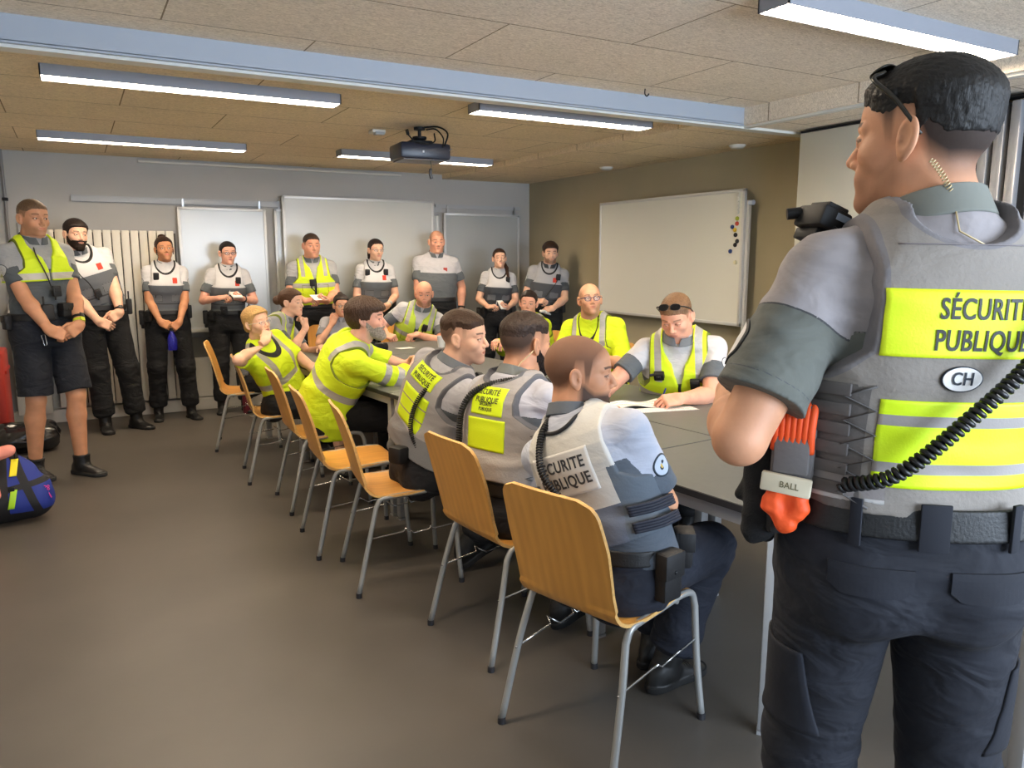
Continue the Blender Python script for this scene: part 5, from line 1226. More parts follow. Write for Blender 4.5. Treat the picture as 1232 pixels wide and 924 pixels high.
p = Person('young dark-haired woman in yellow hi-vis jacket seated on the far right side, looking back', (3.50, 5.74), .52, 255, (3.36, 5.70, 1.115), 216, 2, -4, pel=265, h=1.66, w=1.05, fem=1, skin='pink',
           hands=dict(R=hd((.10, .42, .80), (-.5, .8, 0), (0, 0, -1), 'relax'), L=hd((-.10, .42, .80), (.5, .8, 0), (0, 0, -1), 'relax')), feet=SEA, knee=KN, res=.006, hres=.0028)
p.body(brow='3a261a', lip='b8605c'); p.shirt('hv', cols=('cfe81a', ''), sleeve=.45, hem=-.06, off=.018, long=True, loose=.018); p.vest('hv', z0=-.06, off=.028, hb=.09, zip=-1, pockets=0); p.legs(col='0b0c10'); p.shoes(); p.hair('back', '271a15', t=.006, top=.005, extra=[('e', (0, -.11, -.01), (.03, .035, .03), .012)])

p = Person('bald man with blue-framed glasses in yellow hi-vis, seated on the right side of the table', (3.42, 4.72), .55, 236, (3.24, 4.62, 1.20), 206, -8, 4, pel=255, h=1.80, w=1.10, fat=.15, skin='mid', g=dict(jaw=1.0, gaze=(-8, 3)),
           hands=dict(R=hd((.12, .40, .80), (-.7, .7, 0), (0, 0, -1), 'relax'), L=hd((-.12, .42, .80), (.7, .7, 0), (0, 0, -1), 'relax')), feet=SEA, knee=KN, res=.0055, hres=.0026)
p.body(brow='5a463a', stub=('8a7260', .35), buzz=('8a6a54', dict(front=.05), .3)); p.shirt('hv', cols=('cfe81a', ''), hem=-.06, vneck=1, off=.018, loose=.020, sleeve=.26, bands=0); p.vest('hv', z0=-.06, off=.028, hb=.12, zip=-1, pockets=0, neckz=.15); p.legs(col='0b0c10'); p.shoes(); p.glasses(col='27304e', t=.0022)

wm = p = Person('heavy-set man with sunglasses on his head, seated writing at the right side of the table', (3.08, 3.40), .555, 228, (2.82, 3.21, 1.185), 238, 28, 4, pel=235, h=1.82, w=1.14, fat=.30, skin='red', g=dict(jaw=1.08, fat=.006, chin2=1, eye=.35),
           hands=dict(R=dict(p=(2.33, 3.28, .790), f=(-.95, -.25, -.12), n=(0, -.1, -1), pose='point', world=True), L=dict(p=(2.66, 2.98, .785), f=(-.93, .15, -.05), n=(-.1, .55, -.8), pose='pen', world=True)), feet=SEA, knee=KN, res=.0045, hres=.0022)
p.body(brow='7a5a40', buzz=('7a5a40', dict(front=.058), .7)); p.shirt(cols=('c0bfc1', '595e62'), badgecol='d6d5d2', loose=.018, turn=.25); p.collar('6b6e70'); p.vest('hv', z0=-.04, off=.036, hb=.165, two=True, zip=.008, open_=True, neckz=.115, vb=1, arm=.148); p.legs(col='0b0c10'); p.shoes()
p.hair('crop', '7a5a3e', t=.001, top=.007, front=.058, ear=.035, nape=.0, burn=.03); p.glasses(sun=True, up=54, col='0e0e10', r=(.026, .017)); p.mic(-.085, .26, .06, cord=[(-.06, .16, .07), (-.10, .05, .08)])
c = p.on_chest(.10, .31, out=.055); bc = MB().box(c, (.028, .018, .022), p.cf.R, bev=.006).box(c+p.cf.R@A(0, .02, .004), (.012, .006, .012), p.cf.R, bev=.003).tube([c+p.cf.R@A(.03, 0, .01), c+p.cf.R@A(.048, .01, .014)], .008, 8); bc.build('body_camera', M_dark, p.root, auto=40, origin=p.base)

# --- the three officers with their backs to the camera
def back_fit(p, v, z, hw, hh, x=0, y=-.14): return p.cf.w((x, y, z*p.zs))
m3 = p = Person('clean-shaven short-haired officer in grey vest, seated third from the camera, face turned right', (1.40, 3.33), .525, 80, (1.525, 3.16, 1.145), 136, 4, 4, pel=90, h=1.80, w=1.06, skin='fair', g=dict(gaze=(-5, 0), nose=1.05),
           hands=dict(R=hd((.10, .50, .80), (-.6, .8, 0), (0, -.3, -1), 'relax', pole=(1, 0, -.4)), L=hd((-.10, .50, .80), (.6, .8, 0), (0, -.3, -1), 'relax', pole=(-1, 0, -.4))), feet=dict(R=(.12, .15, .13, 6), L=(-.12, .42, .085, -6)), knee=KN, res=.0045, hres=.0022, footp=(-30, 0))
p.body(brow='33221a', stub=('7a5c4a', .4), buzz=('39281d', {}, .88, .075)); p.shirt(cols=('b0afb4', '54595c')); p.collar('70757a'); v = p.vest('plain', base='a09c9a', off=.034, z0=-.06, split=.06, dark='7a7a7c', trimc='6a6a6e'); p.legs(col='14161c', loose=.026); p.shoes(); p.beltz(pouches=[('glove_pouch', 150, .04, .035, .04, 0), ('pouch', 95, .025, .022, .06, -.03), ('holster', 70, .04, .03, .06, -.03)])
p.hair('crop', '3f2c1f', t=.001, top=.011, front=.060, ear=.048, nape=.03, burn=.045)
tr = bvh_of(v); fw_, rt_, up_ = p.cf.d((0, 1, 0)), p.cf.d((1, 0, 0)), p.cf.d((0, 0, 1)); HVY = mat('hivis_fabric', 'd4ee14', .6, bump=.3, bscale=200)
for nm, z, hw, hh in (('back_patch', .345, .085, .040), ('reflective_panel', .165, .10, .085)):
    V, Fq, uv = patch(tr, p.cf.w((0, -.1, z*p.zs)), rt_, up_, fw_, hw, hh, 20, 12, .003); o = mk(nm, V, Fq, HVY if nm == 'back_patch' else mat('hivis_striped', 'd4ee14', .6, [('st', '8f8c88', .4)]), v, dict(st=np.maximum(.007-np.abs(uv[:, 1]-.035), .007-np.abs(uv[:, 1]+.035))), origin=p.base)
    if nm == 'back_patch': lettering(tr, ['SÉCURITÉ', 'PUBLIQUE'], .032, .034, p.cf.w((0, -.1, z*p.zs)), rt_, up_, fw_, o, p.base, off=.0048)
def cpt(p, x, y, z): return p.cf.w((x, y, z*p.zs))
def cord(p, pts, R=.0085, r=.0035, pitch=.0095, name='coiled_cord'):
    o = coil(pts, R, r, pitch).build(name, mat('cord_black', '101012', .45), p.root, smooth=True, origin=p.base); return o
cord(p, [cpt(p, .06, .11, .36), cpt(p, .085, .03, .43), cpt(p, .07, -.09, .39), cpt(p, .05, -.165, .26), cpt(p, .06, -.165, .10), cpt(p, .13, -.13, .0)])
c = cpt(p, .085, .10, .39); MB().box(c, (.026, .02, .034), p.cf.R, bev=.008).build('radio_microphone', M_dark, p.root, auto=40, origin=p.base)

m2 = p = Person('officer with dark beard, yellow patch on grey vest, seated second from the camera', (1.44, 2.60), .545, 76, (1.54, 2.63, 1.165), 84, 4, pel=84, h=1.82, w=1.08, skin='tan', g=dict(noeyes=0),
           hands=dict(R=hd((.10, .48, .80), (-.6, .8, 0), (0, -.3, -1), 'relax', pole=(1, 0, -.4)), L=hd((-.10, .48, .80), (.6, .8, 0), (0, -.3, -1), 'relax', pole=(-1, 0, -.4))), feet=dict(R=(.12, .20, .11, 6), L=(-.12, .42, .085, -6)), knee=KN, res=.0042, hres=.0021, footp=(-20, 0))
p.body(brow='201610', buzz=('2a1d15', dict(nape=-.085), .95, .075)); p.shirt(cols=('adaeb8', '4e545a')); p.collar('6d716f'); v = p.vest('plain', base='989492', off=.036, z0=-.06, split=-1, trimc='5f6065'); p.legs(col='14161c', loose=.026); p.shoes(); p.beltz(pouches=POU)
p.hair('crop', '2f2017', t=.001, top=.011, front=.060, ear=.045, nape=.025, burn=.04); p.beard('1f1612', .004, .010)
tr = bvh_of(v); fw_, rt_, up_ = p.cf.d((0, 1, 0)), p.cf.d((1, 0, 0)), p.cf.d((0, 0, 1))
for nm, z, hw, hh in (('back_patch', .300, .085, .055), ('reflective_panel', .145, .10, .06)):
    V, Fq, uv = patch(tr, p.cf.w((.01, -.1, z*p.zs)), rt_, up_, fw_, hw, hh, 24, 14, .003); o = mk(nm, V, Fq, HVY, v, origin=p.base)
    if nm == 'back_patch':
        lettering(tr, ['SÉCURITÉ', 'PUBLIQUE'], .030, .031, p.cf.w((.01, -.1, (z+.022)*p.zs)), rt_, up_, fw_, o, p.base, off=.0048); lettering(tr, ['SÉCURITÉ', 'PUBLIQUE'], .018, .019, p.cf.w((.01, -.1, (z-.028)*p.zs)), rt_, up_, fw_, o, p.base, off=.0048)
cord(p, [cpt(p, .10, .14, .36), cpt(p, .10, .04, .425), cpt(p, .04, -.10, .40), cpt(p, -.06, -.155, .34), cpt(p, -.11, -.17, .24), cpt(p, -.12, -.16, .08)], R=.0095, r=.004)
MB().tube(bez([p.hf.w((.080, -.012, -.008)), p.hf.w((.078, -.035, -.035)), p.hf.w((.06, -.07, -.075)), cpt(p, .045, -.06, .44)], 12), .0022, 7).build('earpiece_tube', mat('clear_tube', 'c9b48a', .2), p.root, smooth=True, origin=p.base)
c = cpt(p, .115, .13, .36); MB().box(c, (.028, .022, .036), p.cf.R, bev=.008).build('radio_microphone', M_dark, p.root, auto=40, origin=p.base)
# elastic lacing down the right side
lc = MB()
pts = []
for i in range(13): z = -.04+.019*i; pts.append(cpt(p, .205-.004*(i % 2), -.10 if i % 2 else -.02, z))
lc.tube(pts, .0028, 6); lc.build('side_lacing', mat('lace', '1b1c20', .6), v, smooth=True, origin=p.base)

m1 = p = Person('bearded officer with shaved head in white vest seated nearest the camera, looking right', (1.415, 1.885), .535, 68, (1.375, 2.01, 1.140), 126, 3, 2, pel=76, h=1.82, w=1.05, skin='tan', g=dict(nose=1.08, gaze=(6, 4), jaw=1.02, iris='grey'),
           hands=dict(R=dict(p=(1.515, 1.985, .925), f=(-.1, .55, .75), n=(-.7, .4, -.3), pose='clasp', pole=(.8, -.1, -.8), world=True), L=dict(p=(1.50, 2.10, .925), f=(.1, -.45, .8), n=(.3, -.8, -.3), pose='clasp', pole=(-1, 0, -.6), world=True)), feet=dict(R=(.02, .30, .095, 6), L=(-.12, .42, .085, -6)), knee=dict(R=(.15, 1, .9), L=(-.15, .6, 1)), res=.0036, hres=.0017, sh=-.03)
p.body(brow='1e1511', stub=('2c1e17', .92), buzz=('432c20', dict(front=.056, burn=-.03), .78, .035)); p.shirt(cols=('aaafbd', '4c545e'), badge=False, loose=.020, sleeve=.22, yoke=(.20, .215)); p.collar('5a6068'); v = p.vest('plain', base='bdbbb5', off=.021, z0=-.06, arm=.138, zarm=.07, split=.075, sidez=.21, sidex=.128, sidecol='555e68', dark='5c6474', trimc='c9c7c2', ew=.004, tw=.5, neckz=.12); p.legs(col='141926', loose=.024); p.shoes()
p.beltz(pouches=[('pouch', 92, .040, .022, .075, -.05), ('pouch', 58, .038, .028, .058, -.01)]); p.beard('2c1d16', -.0014, .0060, noise=.0006)
tr = bvh_of(v); fw_, rt_, up_ = p.cf.d((0, 1, 0)), p.cf.d((1, 0, 0)), p.cf.d((0, 0, 1))
pc_ = p.cf.w((-.01, -.1, .225*p.zs)); V, Fq, uv = patch(tr, pc_, rt_, up_, fw_, .108, .068, 26, 18, .003); o = mk('back_panel', V, Fq, mat('panel_white', 'cfcdc8', .7, [('edge', '8e8c88')]), v, dict(edge=.0016-np.abs(np.minimum(.108-np.abs(uv[:, 0]), .068-np.abs(uv[:, 1]))-.004)), origin=p.base)
lettering(tr, ['SECURITE', 'PUBLIQUE'], .050, .052, pc_, rt_, up_, fw_, o, p.base, off=.0050, cond=.80, bold=.02, col='34363a')
# neck trim, shoulder tab
neck = [];
for a in np.linspace(-1.15, 1.15, 24): neck.append(A(.078*math.sin(a), -.1, .44-.062*math.cos(a)))
nn = [p.cf.w((q[0], q[1], q[2]*p.zs)) for q in neck]; nv = []
for q in nn:
    h = tr.ray_cast(Vector(q-fw_*.25), Vector(fw_), .6); nv.append(np.array(h[0])-fw_*.002 if h[0] is not None else None)
nv = [q for q in nv if q is not None]
if len(nv) > 3: MB().tube(nv, .0065, 8).build('neck_trim', mat('trim_black', '131316', .7), v, smooth=True, origin=p.base)
cord(p, [cpt(p, .0, .13, .33), cpt(p, -.04, .02, .445), cpt(p, -.05, -.11, .40), cpt(p, -.055, -.175, .27), cpt(p, -.02, -.175, .15), cpt(p, .03, -.17, .02)], R=.0085, r=.0036, pitch=.0088)
for z in (.03, -.03): # dark side straps
    pts = [cpt(p, x, y, z+dz) for x, y, dz in ((.150, -.115, .01), (.195, -.06, .0), (.212, .0, -.004), (.200, .06, -.01), (.16, .11, -.02))]
    mb = MB()
    for dz in (-.012, -.004, .004, .012): mb.tube([q+up_*dz for q in bez(pts, 6)], .0052, 6)
    mb.build('side_strap', mat('strap_navy', '1a1f2e', .7), v, smooth=True, origin=p.base)
sh = bvh_of(p.parts['shirt'])
def badge(p, sh, sd, along, turn, r, name='arm_badge', cols=('23303c', 'aeb8c6', '1d2430')):
    a = p.S[sd]; ax = nrm(p.Eb[sd]-a); out = p.cf.d((1 if sd == 'R' else -1, turn, .1)); out = nrm(out-ax*(out@ax)); t2 = np.cross(ax, out)
    V, Fq, uv = patch(sh, a+ax*along*p.k, t2, -ax, -out, r, r, 40, 10, .003, 'disc'); d = np.hypot(uv[:, 0], uv[:, 1])
    m = mat('badge_'+name+cols[1], cols[0], .6, [('w', cols[1]), ('ring', cols[0]), ('em', cols[2]), ('em2', 'c9a84a')])
    o = mk(name, V, Fq, m, p.parts['shirt'], dict(w=r*.86-d, ring=np.where(np.abs(d-r*.55) < r*.02, 1, -1), em=np.where(d < r*.5, np.sin(uv[:, 0]*260/r*.03)*np.cos(uv[:, 1]*240/r*.03+1)-.15+.5*(r*.3-d)/r, -1), em2=np.where((np.abs(uv[:, 0]-r*.1) < r*.10) & (np.abs(uv[:, 1]) < r*.18), 1, -1)), origin=p.base)
    return o
badge(m1, sh, 'R', .130, -.35, .036)

# --- the standing officer in the foreground
fg = p = Person('officer standing in the right foreground with his back to the camera, sunglasses on his head', (1.235, .80), 1.0, 28, (1.232, .822, 1.692), -14, 0, 0, pel=38, h=1.81, w=1.03, skin='tan', g=dict(nose=1.05, jaw=.96),
           hands=dict(R=hd((.08, .32, 1.22), (-.9, .3, .1), (0, -.3, -1), 'relax', pole=(1, -.3, -.3)), L=dict(p=(1.096, 1.083, 1.242), f=(.6, .1, .7), n=(.5, -.7, -.4), pose='grip', world=True, pole=(-.108, -.159, -.15))), feet=dict(R=(.16, .0, .085, 8), L=(-.115, .05, .085, -8)), res=.0035, hres=.0018, sh=.0, arm=1.08)
p.body(brow='1a120e', stub=('5a4032', .35), buzz=('1c1410', dict(nape=-.080, burn=-.012), .97, .055)); p.shirt(cols=('8f898a', '5c5e58'), badge=False, loose=.028, sleeve=.235, wr=.005, yoke=(.24, .245)); p.collar('72746d', hgt=.040); v = p.vest('plain', base='878079', off=.036, z0=-.045, arm=.135, split=-1, trimc='787476', ew=.010, tw=1.14, extra=1.0, zarm=.03, sidez=.165, sidex=.135, sidecol='625d5a'); p.legs(col='161923', loose=.024, end=.9, res=.004); p.shoes()
HM = Field(p.pf.w((-.35, -.35, -.2)), p.pf.w((.35, .35, .4)), .004)   # the vest's lower skirt, above the belt
HM.fr(p.cf, lambda Q: loft(Q, p.T, .026, 0, w=p.w), (0, 0, .0), .36, .03); HM.fr(p.pf, lambda Q: loft(Q, p.TP, .030, 0, w=.4+.6*p.w), (0, 0, .05), .27, .05)
HM.inter(lambda P: np.maximum(p.cf.loc(P)[:, 2]-.03, .113-p.pf.loc(P)[:, 2]+0*P[:, 0]), band=.2); V, Q = HM.mesh(); sk = p.ob('vest_skirt', (V, Q), mat('vest_skirt', '8a8381', .85, [('hem', 'b9b6b4')], bump=.4, bscale=140), dict(hem=.121-p.pf.loc(V.astype(F4))[:, 2]), parent=v)
p.beltz(zc=.085, hw=.026, off=.034, pouches=[('pouch', -100, .03, .02, .045, -.01)])
for ang in (-178, -140, 140, -105, 105):
    t = R_(ang); a_ = .166*(.4+.6*p.w)+.040; b_ = .115*(.7+.3*p.w)+.040; n = 2.35; cs, sn = math.cos(t), math.sin(t); r = (abs(sn/a_)**n+abs(cs/b_)**n)**(-1/n); N = nrm(A(sn/a_, cs/b_, 0)); q = A(sn*r, cs*r, .083); rtl = np.cross(N, A(0, 0, 1)); Rw = p.pf.R@np.stack([rtl, N, A(0, 0, 1)], 1)
    MB().box(p.pf.w(q), A(.022 if ang == -178 else .009, .003, .038)*p.k, Rw, bev=.0015).build('belt_loop', mat('cloth_1e2130', '161923', .85), p.parts['trousers'], auto=40, origin=p.base)
p.hair('crop', '14110f', t=.0012, top=.013, noise=.0013, front=.058, ear=.040, nape=-.002, burn=.035, back=.001)
p.glasses(sun=True, up=62, col='17140f', r=(.026, .017))
tr = bvh_of(v); fw_, rt_, up_ = p.cf.d((0, 1, 0)), p.cf.d((1, 0, 0)), p.cf.d((0, 0, 1))
def bp(z, x=0): return p.cf.w((x, -.1, z*p.zs))
V, Fq, uv = patch(tr, bp(.266, .022), rt_, up_, fw_, .158, .051, 44, 18, .003); o = mk('back_patch', V, Fq, mat('hivis_patch', 'dcf01c', .6, [('sq', '2a2c24')], bump=.2, bscale=260), v, dict(sq=-np.ones(len(V))), origin=p.base)
lettering(tr, ['SÉCURITÉ', 'PUBLIQUE'], .044, .047, bp(.264, .004), rt_, up_, fw_, o, p.base, off=.0048, cond=.68, bold=.015, col='2b2d2a')
V, Fq, uv = patch(tr, bp(.182, -.018), rt_, up_, fw_, .031, .020, 40, 8, .004, 'disc'); e = np.sqrt((uv[:, 0]/.033)**2+(uv[:, 1]/.021)**2); o = mk('country_badge', V, Fq, mat('oval_badge', '1c2430', .6, [('w', 'e4e2e0')]), v, dict(w=.88-e), origin=p.base)
lettering(tr, ['CH'], .028, .03, bp(.182, -.018), rt_, up_, fw_, o, p.base, off=.0058, cond=.82, col='1c2430')
V, Fq, uv = patch(tr, bp(.074, .025), rt_, up_, fw_, .150, .070, 44, 24, .003); mk('reflective_panel', V, Fq, mat('hivis_panel', 'd2f010', .55, [('st', '97918e', .35)], bump=.15, bscale=260), v, dict(st=np.maximum(.0085-np.abs(uv[:, 1]-.038), .0085-np.abs(uv[:, 1]+.038))), origin=p.base)
# seams, lacing and webbing on the left side
seam = MB()
for z in (.385,): seam.tube([q for q in drape(tr, [(x*.01, 0) for x in range(-11, 12)], bp(z), rt_, up_, fw_, .0015)], .0012, 5)
seam.build('seam', mat('seam', '7d7677', .8), v, smooth=True, origin=p.base)
out_l = p.cf.d((-1, 0, 0))
web = MB()
Rw = np.stack([nrm(p.cf.d((-.35, -.94, 0))), nrm(p.cf.d((-.94, .35, 0))), up_], 1)
bl = nrm(p.cf.d((-.75, -.65, 0))); tl = np.cross(up_, bl)
for i in range(6):
    z = .155-.033*i; c0 = drape(tr, [(0, 0)], cpt(p, -.15, -.06, z), tl, up_, -bl, .002)[0]
    web.box(c0, (.032, .0035, .010), np.stack([tl, bl, up_], 1), bev=.002)
web.build('webbing', mat('webbing', '5a5553', .8), v, auto=40, origin=p.base)
mesh_ = MB(); pts = []
for i in range(11):
    z = .165-.020*i; h = drape(tr, [(-.012 if i % 2 else .034, 0)], cpt(p, -.135, -.09, z), tl, up_, -bl, .005)[0]; pts.append(h)
mesh_.tube(pts, .0024, 6); mesh_.build('side_lacing', mat('lace_grey', '4c4846', .6), v, smooth=True, origin=p.base)
cord(p, [cpt(p, .13, .08, .40), cpt(p, .155, -.06, .41), cpt(p, .145, -.145, .36), cpt(p, .075, -.188, .24), cpt(p, -.03, -.19, .12), cpt(p, -.11, -.17, .035), cpt(p, -.165, -.115, .0)], R=.0088, r=.0042, pitch=.0100)
# ear tube
cl = mat('clear_tube', 'd8d2c4', .2)
et = coil([p.hf.w((-.076, -.045, -.042)), p.hf.w((-.070, -.062, -.068)), p.hf.w((-.058, -.075, -.100))], .0040, .0011, .0050, 10, 5).build('earpiece_tube', cl, p.root, smooth=True, origin=p.base)
MB().tube([p.hf.w((-.058, -.075, -.100)), cpt(p, -.02, -.108, .405), cpt(p, .03, -.125, .375)], .0016, 6).build('earpiece_lead', cl, et, smooth=True, origin=p.base)
# radio on the left shoulder
Rc = p.cf.R@rotz(.25)@roty(.35); c = cpt(p, -.150, .075, .425)
rm = MB().box(c, (.030, .038, .019), Rc, bev=.006).box(c+Rc@A(0, -.006, .021), (.021, .026, .005), Rc, bev=.003).box(c+Rc@A(0, .01, -.028), (.018, .03, .010), Rc, bev=.003).tube([c+Rc@A(-.026, .03, .005), c+Rc@A(-.045, .04, -.005)], .010, 12).tube([c+Rc@A(.0, -.03, -.012), c+Rc@A(.008, -.055, -.03)], .006, 8)
o = rm.build('shoulder_radio', M_dark, p.root, auto=40, origin=p.base)
MB().box(c+Rc@A(.012, -.0375, .006), (.015, .0012, .006), Rc, bev=.0008).build('display', mat('display', '7d8898', .15), o, origin=p.base)
sh = bvh_of(p.parts['shirt']); badge(p, sh, 'L', .165, .35, .042, 'arm_badge', ('17181a', 'e0dcda', '4a4a4c'))
# pouches hanging at the left front: orange marker, grey holder, black gloves
c = cpt(p, -.212, -.040, .045); Rp = p.cf.R@rotz(-.55)
mb = MB().box(c, (.034, .022, .075), Rp, bev=.008).box(c+Rp@A(0, -.024, -.01), (.028, .006, .032), Rp, bev=.003); ph = mb.build('tourniquet_holder', mat('holder_grey', '6d6a6a', .8, bump=.3, bscale=140), p.root, auto=40, origin=p.base)
ob_ = MB()
for i in range(7): ob_.tube(bez([c+Rp@A(-.029+.0095*i, -.020, -.005), c+Rp@A(-.026+.009*i, -.026, .030), c+Rp@A(-.028+.0095*i, -.018, .066), c+Rp@A(-.026+.009*i, .0, .078)], 5), .0066, 8)
ob_.build('orange_band', mat('orange_cloth', 'f0561e', .6, bump=.4, bscale=120), ph, smooth=True, origin=p.base)
OF = Field(c-.16, c+.06, .003)
for (a, b, r0, r1) in (((-.012, -.014, -.065), (-.026, -.022, -.098), .018, .015), ((-.026, -.022, -.098), (.0, -.024, -.128), .015, .016), ((.014, -.014, -.065), (.020, -.022, -.100), .018, .013), ((.020, -.022, -.100), (.0, -.024, -.128), .013, .014), ((0, -.016, -.07), (.004, -.02, -.11), .012, .008)): OF.cap(c+Rp@A(*a), c+Rp@A(*b), r0, r1, .008)
OF.warp(lambda P: .0022*wav(P, 170, 6)); p.ob('folded_cloth', OF.mesh(), mat('orange_cloth', 'f0561e', .6, bump=.4, bscale=120), parent=ph)
lettering_tree = None
cw = c+Rp@A(-.004, -.030, -.060); Rt = Rp@roty(.06); nt_ = MB().box(cw, (.040, .006, .016), Rt, bev=.003).build('name_tape', mat('tape_cream', 'd6cdb4', .8), ph, auto=40, origin=p.base)
uv0, f0 = text2d('BALL', .015, cond=.9); mk('lettering', [cw+Rt@A(u_+.006, -.0066-.0004*0, v_) for u_, v_ in uv0], f0, mat('letters_olive', '6b6648', .8), ph, smooth=False, origin=p.base)
c2 = c+p.cf.d((-.03, .055, 0))+A(0, 0, -.06)
GF = Field(c2-.14, c2+.12, .004)
for (a, b, r0, r1) in (((0, 0, .03), (.0, 0, -.10), .034, .030), ((.012, .01, -.08), (.02, .01, -.12), .02, .013), ((-.015, 0, -.08), (-.012, 0, -.118), .016, .012), ((.0, .02, .0), (-.03, .025, -.05), .016, .011)): GF.cap(c2+p.cf.d(a), c2+p.cf.d(b), r0, r1, .012)
GF.warp(lambda P: .003*wav(P, 90, 5)); p.ob('glove', GF.mesh(), mat('glove_knit', '121315', .95, bump=.6, bscale=300))
# trouser pocket flaps and side pockets
tt = bvh_of(p.parts['trousers']); pf_, pr_, pu_ = p.pf.d((0, 1, 0)), p.pf.d((1, 0, 0)), p.pf.d((0, 0, 1)); MT = mat('cloth_flap', '161923', .85, bump=.35, bscale=70, mottle=.1, mscale=12)
for sg in (-1, 1):
    uv0 = []; nx, ny = 16, 8; Fs = []
    for j in range(ny+1):
        for i in range(nx+1):
            x = -.062+.124*i/nx; zt = .0; e = abs(x)/.062; low = -.048+.014*max(0, (e-.72)/.28); uv0.append((x, zt+(low-zt)*j/ny))
    Fs = [(j*17+i, j*17+i+1, (j+1)*17+i+1, (j+1)*17+i) for j in range(ny) for i in range(nx)]
    V = drape(tt, uv0, p.pf.w((sg*.088, -.1, .012)), pr_, pu_, pf_, .0045); n = len(V); B = V+pf_*.004
    rim = [i for i in range(17)]+[j*17+16 for j in range(1, 9)]+[8*17+i for i in range(15, -1, -1)]+[j*17 for j in range(7, 0, -1)]
    Fq = [tuple(reversed(f)) for f in Fs]+[tuple(i+n for i in f) for f in Fs]+[(rim[i], rim[(i+1) % len(rim)], rim[(i+1) % len(rim)]+n, rim[i]+n) for i in range(len(rim))]
    mk('pocket_flap', np.concatenate([V, B]), Fq, MT, p.parts['trousers'], origin=p.base, smooth=False)
for sg, d_ in ((-1, nrm(p.pf.d((1, .45, 0)))), (1, nrm(p.pf.d((-1, .3, 0))))):
    s_ = 'L' if sg < 0 else 'R'; o0 = p.H[s_]+(p.K[s_]-p.H[s_])*.62; e1 = np.cross(d_, A(0, 0, 1)); e1 = nrm(e1)
    V, Fq, uv = patch(tt, o0, e1, A(0, 0, 1), d_, .065, .085, 14, 18, .006); mk('cargo_pocket', V, Fq, mat('cloth_cargo', '161923', .85, [('ln', '12141c')], bump=.35, bscale=70), p.parts['trousers'], dict(ln=.002-np.abs(uv[:, 1]-.035+.25*np.abs(uv[:, 0]))), origin=p.base)

# ------------------------------------------------------------------ things held and things on the table and floor
def paper(label, c, w, h, yaw, curl=.0, tilt=None, name='paper_sheet', lines=0, col='e6e4de'):
    R = rotz(R_(yaw)) if tilt is None else tilt; V = []; nx = 12; ny = 6
    for s_ in (0, 1):
        for j in range(ny+1):
            for i in range(nx+1):
                u_ = i/nx-.5; v_ = j/ny-.5; z = curl*(math.cos(u_*9+1)*.5+.5)*(.4+.6*abs(v_)*2)+.0010+.0008*s_
                V.append(A(*c)+R@A(u_*w, v_*h, z))
    W_ = nx+1; N1 = W_*(ny+1); Fs = []
    for j in range(ny):
        for i in range(nx): Fs += [(j*W_+i, (j+1)*W_+i, (j+1)*W_+i+1, j*W_+i+1), (N1+j*W_+i, N1+j*W_+i+1, N1+(j+1)*W_+i+1, N1+(j+1)*W_+i)]
    rim = [i for i in range(W_)]+[j*W_+nx for j in range(1, ny+1)]+[ny*W_+i for i in range(nx-1, -1, -1)]+[j*W_ for j in range(ny-1, 0, -1)]
    Fs += [(rim[i], rim[(i+1) % len(rim)], N1+rim[(i+1) % len(rim)], N1+rim[i]) for i in range(len(rim))]
    m, N, L, b = nodes_mat('paper_print'+str(lines)); b.inputs['Roughness'].default_value = .8
    if lines:
        at = N.new('ShaderNodeAttribute'); at.attribute_name = 'pv'; mx = N.new('ShaderNodeMix'); mx.data_type = 'RGBA'
        wv = N.new('ShaderNodeTexNoise'); wv.inputs['Scale'].default_value = 260; tc = N.new('ShaderNodeTexCoord'); L.new(tc.outputs['Object'], wv.inputs[0])
        mt = N.new('ShaderNodeMath'); mt.operation = 'SINE'; ml_ = N.new('ShaderNodeMath'); ml_.operation = 'MULTIPLY'; ml_.inputs[1].default_value = lines*6.283; L.new(at.outputs['Fac'], ml_.inputs[0]); L.new(ml_.outputs[0], mt.inputs[0])
        g1 = N.new('ShaderNodeMath'); g1.operation = 'GREATER_THAN'; g1.inputs[1].default_value = .35; L.new(mt.outputs[0], g1.inputs[0]); g2 = N.new('ShaderNodeMath'); g2.operation = 'GREATER_THAN'; g2.inputs[1].default_value = .5; L.new(wv.outputs[0], g2.inputs[0])
        ml2 = N.new('ShaderNodeMath'); ml2.operation = 'MULTIPLY'; L.new(g1.outputs[0], ml2.inputs[0]); L.new(g2.outputs[0], ml2.inputs[1])
        L.new(ml2.outputs[0], mx.inputs[0]); mx.inputs[6].default_value = srgb(col); mx.inputs[7].default_value = srgb('8f8f92'); L.new(mx.outputs[2], b.inputs['Base Color'])
    else: b.inputs['Base Color'].default_value = srgb(col)
    pv = np.array([(j/ny) for s_ in (0, 1) for j in range(ny+1) for i in range(nx+1)])
    return tag(mk(name, V, Fs, m, None, dict(pv=pv), smooth=False), label, 'paper')
paper('printed strip of paper on the table in front of the writing officer', (2.55, 2.97, .740), .34, .10, -14, lines=3)
paper('rumpled white sheet under the writing officer\'s hands', (2.47, 3.12, .742), .36, .15, -10, curl=.016, lines=4)
paper('small white note on the far table before the bald man in pocketed vest', (2.40, 6.13, .740), .14, .10, 8)
paper('folded sheet held by the stocky man in the hi-vis vest', tuple(hv.hh['L'].w((.0, .10, -.035))), .15, .10, 20, tilt=rotz(R_(20))@rotx(.5))
